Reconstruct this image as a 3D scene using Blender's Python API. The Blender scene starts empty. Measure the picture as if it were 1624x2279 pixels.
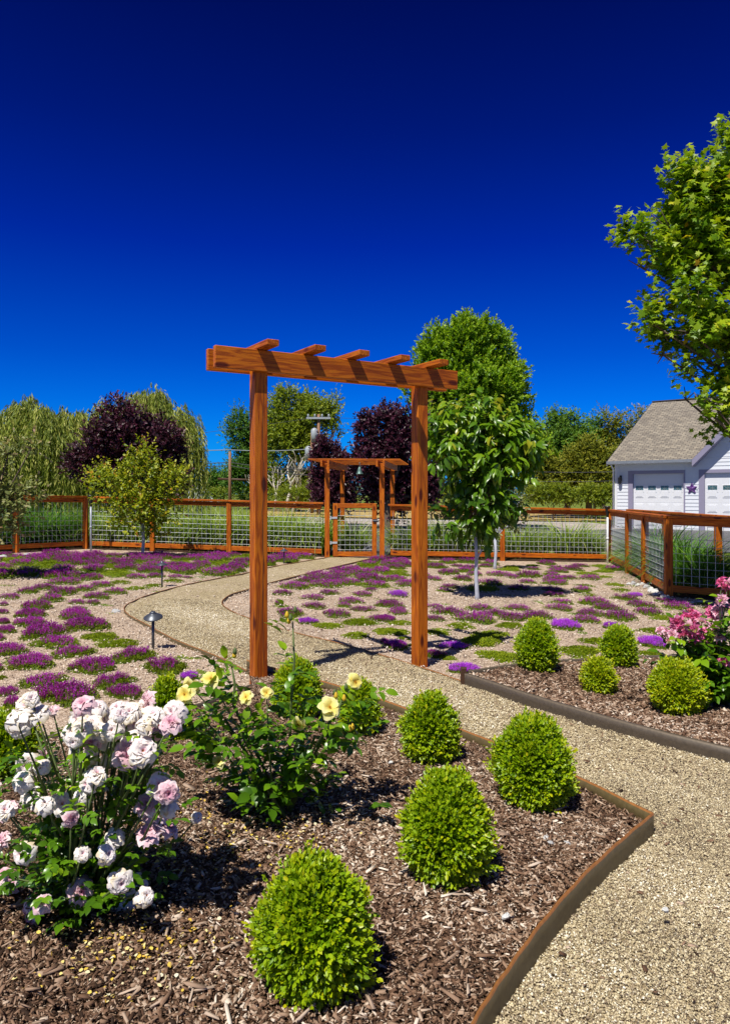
import bpy, math, random
import numpy as np
from mathutils import Vector, Matrix
from mathutils.geometry import delaunay_2d_cdt
sc = bpy.context.scene
COL = sc.collection
# ------------------------------------------------------------------ camera
F = 1650.0; CX = 812.0; HZ = 1100.0; EYE = 1.35     # picture measured at 1624 x 2279
cam = bpy.data.cameras.new('camera'); camo = bpy.data.objects.new('camera', cam); COL.objects.link(camo)
camo.location = (0, 0, EYE); camo.rotation_euler = (math.radians(90), 0, 0)
cam.sensor_width = 36; cam.sensor_height = 36; cam.sensor_fit = 'VERTICAL'; cam.lens = F/2279*36
cam.shift_y = -(1139.5-HZ)/2279; cam.clip_end = 8000; cam.clip_start = 0.05
sc.camera = camo
# ------------------------------------------------------------------ sky and sun
KSUN = 0.60; AZ = math.radians(30)
L = Vector((math.sin(AZ)*KSUN, math.cos(AZ)*KSUN, -1.0)).normalized()
ELEV = math.atan(1/KSUN)
w = bpy.data.worlds.new("World"); sc.world = w; w.use_nodes = True
nt = w.node_tree; nt.nodes.clear()
out = nt.nodes.new('ShaderNodeOutputWorld'); bg = nt.nodes.new('ShaderNodeBackground')
sky = nt.nodes.new('ShaderNodeTexSky'); sky.sky_type = 'NISHITA'; sky.sun_disc = False
sky.sun_elevation = ELEV; sky.sun_rotation = math.radians(210); sky.air_density = 1.0; sky.dust_density = 0.0; sky.ozone_density = 3.0
tcw = nt.nodes.new('ShaderNodeTexCoord'); sep = nt.nodes.new('ShaderNodeSeparateXYZ'); ramp = nt.nodes.new('ShaderNodeValToRGB')
cr = ramp.color_ramp; cr.interpolation = 'LINEAR'      # deep polarised blue away from the sun
stops = [(0.0, (.045, .39, 1.4)), (.06, (.006, .40, 1.22)), (.12, (.001, .30, 1.14)), (.179, (0, .21, 1.0)), (.316, (0, .085, .80)), (.436, (0, .050, .52)), (.55, (0, .030, .34)), (1.0, (.05, .10, .40))]
cr.elements[0].position = 0; cr.elements[1].position = 1
for i_, (p_, c_) in enumerate(stops):
    e_ = cr.elements[0] if i_ == 0 else cr.elements[-1] if i_ == len(stops)-1 else cr.elements.new(p_)
    e_.color = (c_[0]/1.4, c_[1]/1.4, c_[2]/1.4, 1)
dt = nt.nodes.new('ShaderNodeVectorMath'); dt.operation = 'DOT_PRODUCT'; dt.inputs[1].default_value = tuple(-L)
mr_ = nt.nodes.new('ShaderNodeMapRange'); mr_.inputs[1].default_value = .35; mr_.inputs[2].default_value = 1.05; mr_.inputs[3].default_value = 0; mr_.inputs[4].default_value = 1
pol = nt.nodes.new('ShaderNodeMix'); pol.data_type = 'RGBA'; pol.inputs[7].default_value = (.45, .40, .42, 1)
mul = nt.nodes.new('ShaderNodeMix'); mul.data_type = 'RGBA'; mul.blend_type = 'MULTIPLY'; mul.inputs[0].default_value = 1
nt.links.new(tcw.outputs['Generated'], sep.inputs[0]); nt.links.new(sep.outputs[2], ramp.inputs[0])
nt.links.new(tcw.outputs['Generated'], dt.inputs[0]); nt.links.new(dt.outputs['Value'], mr_.inputs[0]); nt.links.new(mr_.outputs[0], pol.inputs[0])
nt.links.new(ramp.outputs[0], pol.inputs[6]); nt.links.new(sky.outputs[0], mul.inputs[6]); nt.links.new(pol.outputs[2], mul.inputs[7])
nt.links.new(mul.outputs[2], bg.inputs[0]); nt.links.new(bg.outputs[0], out.inputs[0])
bg.inputs[1].default_value = 0.108
sun = bpy.data.lights.new('sun', 'SUN'); sun.energy = 4.6; sun.angle = math.radians(0.5); sun.color = (1.0, 0.95, 0.86)
suno = bpy.data.objects.new('sun', sun); COL.objects.link(suno); suno.rotation_euler = L.to_track_quat('-Z', 'Y').to_euler()
sc.view_settings.view_transform = 'Standard'; sc.view_settings.look = 'None'; sc.view_settings.exposure = 0.38; sc.view_settings.gamma = 1
sc.view_settings.use_curve_mapping = False
# ------------------------------------------------------------------ ground height and measuring
SLOPE = 0.025
def gz(x): return -SLOPE*min(max(x, -9.0), 7.0)
def gza(x): return -SLOPE*np.clip(x, -9.0, 7.0)
def G(px, py, dz=0.0):
    m = (px-CX)/F; q = (py-HZ)/F
    Y = (EYE-dz)/(q-SLOPE*m); X = m*Y
    return X, Y
def PX(px, Y): return (px-CX)/F*Y
def PZ(py, Y): return EYE-(py-HZ)/F*Y
rng = np.random.default_rng(7); random.seed(7)
# ------------------------------------------------------------------ mesh helpers
def unit(a): return a/np.maximum(np.linalg.norm(a, axis=-1, keepdims=True), 1e-9)
def mk(name, V, T, mat, parent=None, rnd=None, smooth=False, loc=None):
    V = np.ascontiguousarray(V, dtype=np.float32); T = np.ascontiguousarray(T, dtype=np.int32)
    me = bpy.data.meshes.new(name); k = T.shape[1]
    me.vertices.add(len(V)); me.vertices.foreach_set('co', V.ravel())
    me.loops.add(T.size); me.loops.foreach_set('vertex_index', T.ravel())
    me.polygons.add(len(T)); me.polygons.foreach_set('loop_start', np.arange(0, T.size, k, dtype=np.int32))
    me.polygons.foreach_set('loop_total', np.full(len(T), k, dtype=np.int32))
    if smooth: me.polygons.foreach_set('use_smooth', np.ones(len(T), dtype=bool))
    me.update(calc_edges=True)
    if rnd is not None:
        a = me.attributes.new('rnd', 'FLOAT', 'POINT'); a.data.foreach_set('value', np.ascontiguousarray(rnd, dtype=np.float32))
    if mat: me.materials.append(mat)
    o = bpy.data.objects.new(name, me); COL.objects.link(o)
    if parent: o.parent = parent
    if loc is not None: o.location = loc
    return o
def pymesh(name, verts, faces, mat, parent=None, smooth=False, loc=None, bevel=0):
    me = bpy.data.meshes.new(name); me.from_pydata([tuple(v) for v in verts], [], faces)
    if bevel:
        import bmesh
        bm = bmesh.new(); bm.from_mesh(me)
        bmesh.ops.bevel(bm, geom=list(bm.edges), offset=bevel, segments=1, affect='EDGES'); bm.to_mesh(me); bm.free()
    if smooth:
        for p in me.polygons: p.use_smooth = True
    me.materials.append(mat); o = bpy.data.objects.new(name, me); COL.objects.link(o)
    if parent: o.parent = parent
    if loc is not None: o.location = loc
    return o
class MB:
    def __init__(s): s.v = []; s.f = []
    def add(s, vs, fs):
        b = len(s.v); s.v += [tuple(v) for v in vs]; s.f += [tuple(i+b for i in f) for f in fs]; return s
    def box(s, x0, x1, y0, y1, z0, z1):
        return s.add([(x0,y0,z0),(x1,y0,z0),(x1,y1,z0),(x0,y1,z0),(x0,y0,z1),(x1,y0,z1),(x1,y1,z1),(x0,y1,z1)],
                     [(0,3,2,1),(4,5,6,7),(0,1,5,4),(1,2,6,5),(2,3,7,6),(3,0,4,7)])
    def tube(s, pts, rad, n=8, cap=True):
        pts = [Vector(p) for p in pts]; rings = []
        t0 = (pts[1]-pts[0]).normalized(); up = Vector((0,0,1)) if abs(t0.z) < .9 else Vector((1,0,0))
        side = t0.cross(up).normalized()
        vs = []; fs = []
        for i, p in enumerate(pts):
            t = (pts[min(i+1, len(pts)-1)]-pts[max(i-1, 0)]).normalized()
            side = (side - t*side.dot(t)).normalized(); b = t.cross(side); r = rad[i] if hasattr(rad, '__len__') else rad
            for k in range(n):
                a = 2*math.pi*k/n; vs.append(p + side*math.cos(a)*r + b*math.sin(a)*r)
        for i in range(len(pts)-1):
            for k in range(n):
                a = i*n+k; b2 = i*n+(k+1) % n; fs.append((a, b2, b2+n, a+n))
        if cap: fs.append(tuple(range(n))[::-1]); fs.append(tuple(range((len(pts)-1)*n, len(pts)*n)))
        return s.add(vs, fs)
    def lathe(s, prof, c=(0,0,0), n=20):
        vs = []; fs = []
        for r, z in prof:
            for k in range(n):
                a = 2*math.pi*k/n; vs.append((c[0]+r*math.cos(a), c[1]+r*math.sin(a), c[2]+z))
        for i in range(len(prof)-1):
            for k in range(n):
                a = i*n+k; b = i*n+(k+1) % n; fs.append((a, b, b+n, a+n))
        return s.add(vs, fs)
    def build(s, name, mat, parent=None, smooth=False, loc=None, bevel=0): return pymesh(name, s.v, s.f, mat, parent, smooth, loc, bevel)
def thing(name, label, cat, loc=(0,0,0), rz=0, group=None):
    o = bpy.data.objects.new(name, None); COL.objects.link(o); o.location = loc; o.rotation_euler = (0,0,rz); o.empty_display_size = .1
    return tag(o, label, cat, group)
def tag(o, label, cat, group=None):
    o['label'] = label; o['category'] = cat
    if group: o['group'] = group
    return o
def struct(o): o['kind'] = 'structure'; return o
def dup(root, loc=None, rz=None, scale=None, label=None):
    r = root.copy(); COL.objects.link(r)
    if loc is not None: r.location = loc
    if rz is not None: r.rotation_euler = (0,0,rz)
    if scale is not None: r.scale = scale
    if label: r['label'] = label
    for ch in root.children:
        c = ch.copy(); COL.objects.link(c); c.parent = r
        for g in ch.children:
            d = g.copy(); COL.objects.link(d); d.parent = c
    return r
# ------------------------------------------------------------------ materials
def newmat(name):
    m = bpy.data.materials.new(name); m.use_nodes = True; return m, m.node_tree, m.node_tree.nodes['Principled BSDF']
def N(nt, t, **kw):
    n = nt.nodes.new(t)
    for k, v in kw.items():
        if k[:2] == 'i_':
            key = k[2:].replace('_', ' '); n.inputs[int(key) if key.isdigit() else key].default_value = v
        else: setattr(n, k, v)
    return n
def ramp_(nt, stops, fac, interp='LINEAR'):
    r = nt.nodes.new('ShaderNodeValToRGB'); e = r.color_ramp.elements; r.color_ramp.interpolation = interp
    e[0].position = stops[0][0]; e[0].color = (*stops[0][1], 1); e[1].position = stops[-1][0]; e[1].color = (*stops[-1][1], 1)
    for p, c in stops[1:-1]:
        x = e.new(p); x.color = (*c, 1)
    nt.links.new(fac, r.inputs[0]); return r.outputs[0]
def mixc(nt, a, b, fac, mode='MIX'):
    m = nt.nodes.new('ShaderNodeMix'); m.data_type = 'RGBA'; m.blend_type = mode
    for s, x in ((6, a), (7, b), (0, fac)):
        if hasattr(x, 'is_linked') or hasattr(x, 'links'): nt.links.new(x, m.inputs[s])
        elif isinstance(x, tuple): m.inputs[s].default_value = (*x, 1)
        else: m.inputs[s].default_value = x
    return m.outputs[2]
def bump(nt, b, h, strength=.5, dist=.01):
    n = nt.nodes.new('ShaderNodeBump'); n.inputs['Strength'].default_value = strength; n.inputs['Distance'].default_value = dist
    nt.links.new(h, n.inputs['Height']); nt.links.new(n.outputs[0], b.inputs['Normal'])
def simple(name, col, rough=.6, metal=0, spec=.5, var=1.0):
    m, nt, b = newmat(name); b.inputs['Base Color'].default_value = (*col, 1); b.inputs['Roughness'].default_value = rough
    b.inputs['Metallic'].default_value = metal; b.inputs['Specular IOR Level'].default_value = spec
    tc = N(nt, 'ShaderNodeTexCoord'); n = N(nt, 'ShaderNodeTexNoise', i_Scale=12.0, i_Detail=4.0); nt.links.new(tc.outputs['Object'], n.inputs['Vector'])
    c = ramp_(nt, [(.3, tuple(x*(1-.15*var) for x in col)), (.7, tuple(min(1, x*(1+.1*var)) for x in col))], n.outputs['Fac'])
    nt.links.new(c, b.inputs['Base Color']); return m
def leafmat(name, stops, rough=.42, trans=.35, spec=.5, tmul=1.3):
    m, nt, b = newmat(name); at = N(nt, 'ShaderNodeAttribute', attribute_name='rnd')
    c = ramp_(nt, stops, at.outputs['Fac'])
    nt.links.new(c, b.inputs['Base Color']); b.inputs['Roughness'].default_value = rough; b.inputs['Specular IOR Level'].default_value = spec
    tr = N(nt, 'ShaderNodeBsdfTranslucent'); c2 = mixc(nt, c, (tmul, tmul, tmul*.6), 1.0, 'MULTIPLY'); nt.links.new(c2, tr.inputs[0])
    mx = N(nt, 'ShaderNodeMixShader'); mx.inputs[0].default_value = trans
    nt.links.new(b.outputs[0], mx.inputs[1]); nt.links.new(tr.outputs[0], mx.inputs[2])
    nt.links.new(mx.outputs[0], nt.nodes['Material Output'].inputs[0]); return m
def woodmat(name, dark, mid, light, rough=.55, gs=1.0):
    m, nt, b = newmat(name); tc = N(nt, 'ShaderNodeTexCoord'); oi = N(nt, 'ShaderNodeObjectInfo')
    ad = N(nt, 'ShaderNodeVectorMath', operation='MULTIPLY_ADD'); nt.links.new(oi.outputs['Random'], ad.inputs[0]); ad.inputs[1].default_value = (13, 17, 19)
    nt.links.new(tc.outputs['Object'], ad.inputs[2])
    mp = N(nt, 'ShaderNodeMapping'); mp.inputs['Scale'].default_value = (1.1*gs, 16*gs, 16*gs); nt.links.new(ad.outputs[0], mp.inputs[0])
    n1 = N(nt, 'ShaderNodeTexNoise', i_Scale=1.3, i_Detail=3.0, i_Distortion=.8); nt.links.new(mp.outputs[0], n1.inputs['Vector'])
    wv = N(nt, 'ShaderNodeMath', operation='MULTIPLY'); wv.inputs[1].default_value = 34.0; nt.links.new(n1.outputs['Fac'], wv.inputs[0])
    sn = N(nt, 'ShaderNodeMath', operation='SINE'); nt.links.new(wv.outputs[0], sn.inputs[0])
    mr = N(nt, 'ShaderNodeMapRange'); mr.inputs[1].default_value = -1; mr.inputs[2].default_value = 1; nt.links.new(sn.outputs[0], mr.inputs[0])
    c = ramp_(nt, [(0, dark), (.35, mid), (1, light)], mr.outputs[0])
    n2 = N(nt, 'ShaderNodeTexNoise', i_Scale=1.8, i_Detail=4.0); nt.links.new(ad.outputs[0], n2.inputs['Vector'])
    c = mixc(nt, c, mid, .35)
    sh = ramp_(nt, [(.3, (.72, .66, .6)), (.7, (1.12, 1.1, 1.05))], n2.outputs['Fac'])
    c = mixc(nt, c, sh, 1.0, 'MULTIPLY')
    v = N(nt, 'ShaderNodeTexVoronoi', i_Scale=1.0); mp2 = N(nt, 'ShaderNodeMapping'); mp2.inputs['Scale'].default_value = (3.2, 9, 9); nt.links.new(ad.outputs[0], mp2.inputs[0]); nt.links.new(mp2.outputs[0], v.inputs['Vector'])
    kn = ramp_(nt, [(.13, (.25, .13, .10)), (.22, (1, 1, 1))], v.outputs['Distance'])
    c = mixc(nt, c, kn, 1.0, 'MULTIPLY')
    fine = N(nt, 'ShaderNodeTexNoise', i_Scale=9.0, i_Detail=5.0); nt.links.new(mp.outputs[0], fine.inputs['Vector'])
    c = mixc(nt, c, ramp_(nt, [(.3, (.8, .76, .72)), (.65, (1.05, 1.05, 1.05))], fine.outputs['Fac']), 1.0, 'MULTIPLY')
    nt.links.new(c, b.inputs['Base Color']); b.inputs['Roughness'].default_value = rough; b.inputs['Specular IOR Level'].default_value = .3
    bump(nt, b, fine.outputs['Fac'], .35, .003); return m
M = {}
M['wood'] = woodmat('stained_wood', (.23, .038, .002), (.48, .115, .003), (.62, .19, .006))
M['bark'] = simple('bark', (.11, .08, .055), .9)
M['twig'] = simple('twig', (.035, .030, .016), .9)
M['palebark'] = simple('pale_bark', (.5, .46, .38), .8)
M['cane'] = simple('cane', (.09, .13, .03), .6)
M['black'] = simple('black_plastic', (.012, .012, .014), .4)
M['pvc'] = simple('white_pipe', (.75, .76, .78), .35)
M['greypipe'] = simple('grey_pipe', (.32, .36, .42), .35)
M['bronze'] = simple('dark_metal', (.09, .10, .12), .38, .5)
M['galv'] = simple('galvanised', (.55, .58, .6), .45, .35)
M['white'] = simple('white_paint', (.72, .73, .76), .45, var=.15)
M['lilac'] = simple('lilac_trim', (.27, .25, .35), .5, var=.2)
M['siding'] = simple('siding', (.66, .685, .74), .6, var=.2)
M['gutter'] = simple('gutter', (.20, .22, .26), .4)
M['glass'] = simple('door_glass', (.05, .12, .14), .08, 0, .8)
M['lead'] = simple('glass_bars', (.25, .3, .3), .4)
M['purplestar'] = simple('purple_foil', (.13, .05, .22), .35, .3)
M['roof2'] = simple('far_roof', (.3, .32, .36), .6)
M['rock'] = simple('rock', (.42, .42, .42), .8)
M['verdigris'] = simple('verdigris', (.10, .18, .17), .5, .5)
M['insul'] = simple('insulator', (.34, .37, .40), .4)
M['pole'] = simple('weathered_pole', (.25, .13, .07), .8)
M['wire'] = simple('wire_dark', (.05, .05, .06), .5)
M['wirel'] = simple('wire_light', (.25, .28, .32), .4)
M['darkwood'] = simple('dark_stained_wood', (.06, .025, .01), .6)
M['box'] = leafmat('boxwood_leaf', [(0, (.05, .13, .003)), (.35, (.16, .29, .004)), (.7, (.33, .45, .005)), (1, (.52, .50, .008))], .38, .3, .4)
M['boxy'] = leafmat('boxwood_leaf_yellow', [(0, (.10, .18, .003)), (.4, (.27, .38, .004)), (.75, (.44, .50, .006)), (1, (.6, .52, .01))], .4, .3, .4)
M['maple'] = leafmat('maple_leaf', [(0, (.03, .10, .004)), (.4, (.14, .27, .006)), (.8, (.36, .46, .01)), (.95, (.50, .48, .015)), (1, (.55, .3, .02))], .45, .35, .4)
M['ymaple'] = leafmat('young_maple_leaf', [(0, (.09, .16, .008)), (.5, (.28, .34, .01)), (.85, (.48, .44, .015)), (1, (.55, .22, .03))], .45, .35, .4)
M['cherry'] = leafmat('cherry_leaf', [(0, (.03, .085, .006)), (.5, (.10, .22, .008)), (.85, (.22, .36, .012)), (1, (.32, .33, .02))], .32, .35, .5)
M['oak'] = leafmat('tree_leaf', [(0, (.06, .14, .006)), (.5, (.17, .32, .008)), (1, (.36, .48, .012))], .5, .3, .3)
M['cotton'] = leafmat('loose_leaf', [(0, (.06, .11, .008)), (.5, (.2, .27, .012)), (1, (.38, .4, .03))], .5, .3, .3)
M['darkgreen'] = leafmat('dark_leaf', [(0, (.03, .09, .01)), (.5, (.07, .17, .015)), (1, (.16, .28, .02))], .55, .25, .3)
M['pine'] = leafmat('olive_leaf', [(0, (.06, .09, .008)), (.5, (.17, .19, .012)), (1, (.3, .27, .02))], .6, .2, .2)
M['willow'] = leafmat('willow_leaf', [(0, (.09, .14, .015)), (.5, (.28, .34, .04)), (1, (.56, .54, .14))], .5, .3, .3)
M['plum'] = leafmat('plum_leaf', [(0, (.012, .003, .006)), (.5, (.05, .008, .022)), (1, (.13, .025, .06))], .45, .15, .45)
M['bush'] = leafmat('bush_leaf', [(0, (.06, .10, .01)), (.5, (.16, .22, .01)), (1, (.3, .34, .02))], .5, .3, .3)
M['dusty'] = leafmat('dusty_leaf', [(0, (.09, .13, .03)), (.6, (.25, .28, .09)), (1, (.48, .32, .22))], .5, .3, .3)
M['blade'] = leafmat('grass_blade', [(0, (.09, .19, .015)), (.5, (.27, .40, .04)), (1, (.60, .64, .2))], .45, .3, .4)
M['bladed'] = leafmat('grass_blade_dark', [(0, (.04, .12, .01)), (.6, (.1, .25, .02)), (1, (.24, .4, .04))], .5, .3, .3)
M['rose'] = leafmat('rose_leaf', [(0, (.04, .11, .006)), (.5, (.11, .25, .008)), (1, (.30, .46, .012))], .3, .3, .5)
M['thy'] = leafmat('thyme_leaf', [(0, (.06, .10, .005)), (.5, (.15, .21, .006)), (1, (.27, .33, .01))], .6, .2, .2)
M['thyg'] = leafmat('thyme_leaf_lime', [(0, (.08, .13, .004)), (.5, (.21, .28, .006)), (1, (.36, .40, .01))], .6, .2, .2)
M['thf'] = leafmat('thyme_flower', [(0, (.12, .02, .06)), (.3, (.27, .022, .18)), (.65, (.44, .032, .40)), (1, (.58, .07, .68))], .6, .3, .2)
M['thb'] = leafmat('thyme_flower_bright', [(0, (.3, .03, .4)), (.5, (.48, .05, .75)), (1, (.6, .14, .95))], .6, .3, .2)
M['petw'] = leafmat('blush_petal', [(0, (.62, .26, .38)), (.35, (.78, .52, .58)), (.6, (.86, .76, .77)), (.9, (.89, .85, .81)), (1, (.74, .62, .42))], .6, .18, .15, 1.0)
M['pety'] = leafmat('yellow_petal', [(0, (.8, .55, .05)), (.5, (.88, .78, .22)), (1, (.92, .88, .52))], .5, .3, .2, 1.0)
M['petp'] = leafmat('pink_petal', [(0, (.72, .07, .30)), (.35, (.82, .24, .48)), (.65, (.88, .58, .72)), (1, (.92, .85, .85))], .5, .3, .2, 1.0)
M['stamen'] = simple('stamen', (.6, .3, .03), .6)
M['hedgecore'] = simple('dark_boxwood_core', (.03, .03, .015), .9)  # dark fill colour for the boxwood insides, in place of inner shade
def groundmat(name, stops, big, scale, vor, bstr=.5, bd=.01, rough=.9):
    m, nt, b = newmat(name); tc = N(nt, 'ShaderNodeTexCoord')
    v = N(nt, 'ShaderNodeTexVoronoi', i_Scale=vor); nt.links.new(tc.outputs['Object'], v.inputs['Vector'])
    sp = N(nt, 'ShaderNodeSeparateColor'); nt.links.new(v.outputs['Color'], sp.inputs[0])
    c = ramp_(nt, stops, sp.outputs[0])
    n = N(nt, 'ShaderNodeTexNoise', i_Scale=scale, i_Detail=8.0, i_Roughness=.65); nt.links.new(tc.outputs['Object'], n.inputs['Vector'])
    c = mixc(nt, c, ramp_(nt, [(.3, (.62, .58, .55)), (.5, (.95, .95, .95)), (.72, (1.15, 1.15, 1.12))], n.outputs['Fac']), 1.0, 'MULTIPLY')
    n2 = N(nt, 'ShaderNodeTexNoise', i_Scale=1.1, i_Detail=5.0); nt.links.new(tc.outputs['Object'], n2.inputs['Vector'])
    c = mixc(nt, c, ramp_(nt, [(.35, big[0]), (.65, big[1])], n2.outputs['Fac']), 1.0, 'MULTIPLY')
    nt.links.new(c, b.inputs['Base Color']); b.inputs['Roughness'].default_value = rough; b.inputs['Specular IOR Level'].default_value = .2
    ad = N(nt, 'ShaderNodeMath', operation='SUBTRACT'); nt.links.new(n.outputs['Fac'], ad.inputs[0]); nt.links.new(v.outputs['Distance'], ad.inputs[1])
    bump(nt, b, ad.outputs[0], bstr, bd); return m
M['sand'] = groundmat('sand', [(0, (.2, .14, .10)), (.35, (.46, .345, .255)), (.7, (.57, .45, .345)), (1, (.72, .62, .51))], ((.9, .88, .86), (1.08, 1.05, 1.02)), 16, 95, .8, .012)
M['dg'] = groundmat('decomposed_granite', [(0, (.14, .10, .06)), (.3, (.40, .32, .20)), (.6, (.52, .44, .29)), (1, (.70, .62, .45))], ((.88, .84, .72), (1.05, 1.02, .98)), 26, 120, .8, .012)
M['mulchbase'] = groundmat('mulch_base', [(0, (.03, .014, .008)), (.5, (.10, .055, .03)), (1, (.24, .15, .10))], ((.8, .75, .7), (1.1, 1.05, 1.0)), 30, 60, 1, .02)
M['lawn'] = groundmat('lawn', [(0, (.08, .13, .015)), (.5, (.14, .2, .025)), (1, (.24, .27, .05))], ((.8, .9, .8), (1.25, 1.1, .9)), 3, 12, .7, .04)
M['asphalt'] = groundmat('asphalt', [(0, (.07, .07, .075)), (.5, (.12, .12, .13)), (1, (.2, .2, .21))], ((.9, .9, .9), (1.1, 1.1, 1.1)), 9, 80, .3, .005)
M['gravelpale'] = groundmat('pale_gravel', [(0, (.25, .2, .18)), (.5, (.42, .36, .32)), (1, (.6, .54, .5))], ((.9, .9, .9), (1.1, 1.1, 1.1)), 9, 30, .4, .01)
M['dry'] = groundmat('dry_grass', [(0, (.3, .2, .06)), (.5, (.45, .32, .11)), (1, (.55, .44, .18))], ((.9, .9, .9), (1.1, 1.1, 1.1)), 3, 10, .5, .03)
M['chip'] = leafmat('bark_chip', [(0, (.028, .015, .009)), (.22, (.10, .053, .031)), (.48, (.22, .13, .082)), (.7, (.33, .225, .155)), (.88, (.48, .37, .28)), (1, (.70, .60, .50))], .8, 0.0, .2)
M['grain'] = leafmat('gravel_grain', [(0, (.08, .06, .045)), (.22, (.27, .205, .13)), (.5, (.48, .395, .24)), (.8, (.64, .555, .37)), (1, (.86, .81, .68))], .7, 0.0, .3)
M['fallen'] = leafmat('fallen_petal', [(0, (.7, .42, .04)), (.6, (.8, .62, .12)), (1, (.85, .8, .6))], .6, .2, .2)
def shinglemat():
    m, nt, b = newmat('shingles'); tc = N(nt, 'ShaderNodeTexCoord')
    br = N(nt, 'ShaderNodeTexBrick', i_Scale=1.0); br.inputs['Brick Width'].default_value = .28; br.inputs['Row Height'].default_value = .14; br.inputs['Mortar Size'].default_value = .012
    br.inputs['Color1'].default_value = (.29, .26, .215, 1); br.inputs['Color2'].default_value = (.17, .15, .13, 1); br.inputs['Mortar'].default_value = (.06, .05, .045, 1)
    nt.links.new(tc.outputs['UV'], br.inputs['Vector'])
    n = N(nt, 'ShaderNodeTexNoise', i_Scale=6.0, i_Detail=6.0); nt.links.new(tc.outputs['UV'], n.inputs['Vector'])
    c = mixc(nt, br.outputs['Color'], ramp_(nt, [(.3, (.75, .75, .75)), (.7, (1.25, 1.2, 1.1))], n.outputs['Fac']), 1.0, 'MULTIPLY')
    nt.links.new(c, b.inputs['Base Color']); b.inputs['Roughness'].default_value = .9; bump(nt, b, br.outputs['Fac'], -.6, .02); return m
M['shingle'] = shinglemat()
def steelmat(name, body, rust, top):
    m, nt, b = newmat(name); at = N(nt, 'ShaderNodeAttribute', attribute_name='rnd'); tc = N(nt, 'ShaderNodeTexCoord')
    n = N(nt, 'ShaderNodeTexNoise', i_Scale=5.0, i_Detail=7.0); nt.links.new(tc.outputs['Object'], n.inputs['Vector'])
    s = N(nt, 'ShaderNodeMath', operation='MULTIPLY_ADD'); nt.links.new(n.outputs['Fac'], s.inputs[0]); s.inputs[1].default_value = .7; nt.links.new(at.outputs['Fac'], s.inputs[2])
    c = ramp_(nt, [(.55, rust), (.78, body), (1.26, body), (1.34, top)] if False else [(.45, rust), (.72, body)], s.outputs[0])
    tp = N(nt, 'ShaderNodeMath', operation='GREATER_THAN'); nt.links.new(at.outputs['Fac'], tp.inputs[0]); tp.inputs[1].default_value = .955
    c = mixc(nt, c, top, tp.outputs[0])
    n3 = N(nt, 'ShaderNodeTexNoise', i_Scale=60.0, i_Detail=4.0); nt.links.new(tc.outputs['Object'], n3.inputs['Vector'])
    c = mixc(nt, c, ramp_(nt, [(.3, (.8, .8, .8)), (.7, (1.15, 1.15, 1.15))], n3.outputs['Fac']), 1.0, 'MULTIPLY')
    nt.links.new(c, b.inputs['Base Color']); b.inputs['Roughness'].default_value = .55; b.inputs['Metallic'].default_value = .15; return m
M['steel'] = steelmat('rusty_steel', (.115, .085, .035), (.17, .055, .018), (.3, .12, .03))
M['timber'] = steelmat('grey_edging', (.085, .066, .048), (.2, .07, .02), (.13, .10, .07))
# ------------------------------------------------------------------ leaves
T_DIA = (np.array([(0,0,0),(.45,.5,.03),(1,0,-.05),(.45,-.5,.03)]), np.array([(0,2,1),(0,3,2)]))
T_OVAL = (np.array([(0,0,0),(.28,.42,.07),(.68,.42,.06),(1,0,-.06),(.68,-.42,.06),(.28,-.42,.07),(.5,0,-.02)]),
          np.array([(0,6,1),(1,6,2),(2,6,3),(3,6,4),(4,6,5),(5,6,0)]))
T_LONG = (np.array([(0,0,0),(.25,.42,.05),(.6,.46,0),(.85,.22,-.12),(1,0,-.25),(.85,-.22,-.12),(.6,-.46,0),(.25,-.42,.05),(.3,0,0),(.7,0,-.09)]),
          np.array([(0,8,1),(1,8,2),(2,8,9),(2,9,3),(3,9,4),(4,9,5),(5,9,6),(6,9,8),(6,8,7),(7,8,0)]))
_mp = [(0,0),(.22,.16),(.12,.48),(.38,.30),(.50,.62),(.62,.22),(1,0),(.62,-.22),(.50,-.62),(.38,-.30),(.12,-.48),(.22,-.16)]
T_MAPLE = (np.array([(u, v, -.25*v*v-.12*u*u) for u, v in _mp]+[(.38,0,.0)]), np.array([(i, (i+1) % 12, 12) for i in range(12)][::-1]))
def leaf_arrays(P, A, Nn, Ln, Wd, R, tmpl):
    tv, tf = tmpl; A = unit(A); Nn = unit(Nn - A*np.sum(A*Nn, -1, keepdims=True)); S = np.cross(A, Nn)
    n = len(P); k = len(tv)
    V = P[:,None,:] + Ln[:,None,None]*(tv[None,:,0:1]*A[:,None,:] + tv[None,:,2:3]*Nn[:,None,:]) + (Ln*Wd)[:,None,None]*tv[None,:,1:2]*S[:,None,:]
    T = (tf[None]+ (np.arange(n)*k)[:,None,None]).reshape(-1, 3)
    return V.reshape(-1, 3), T, np.repeat(R, k)
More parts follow.
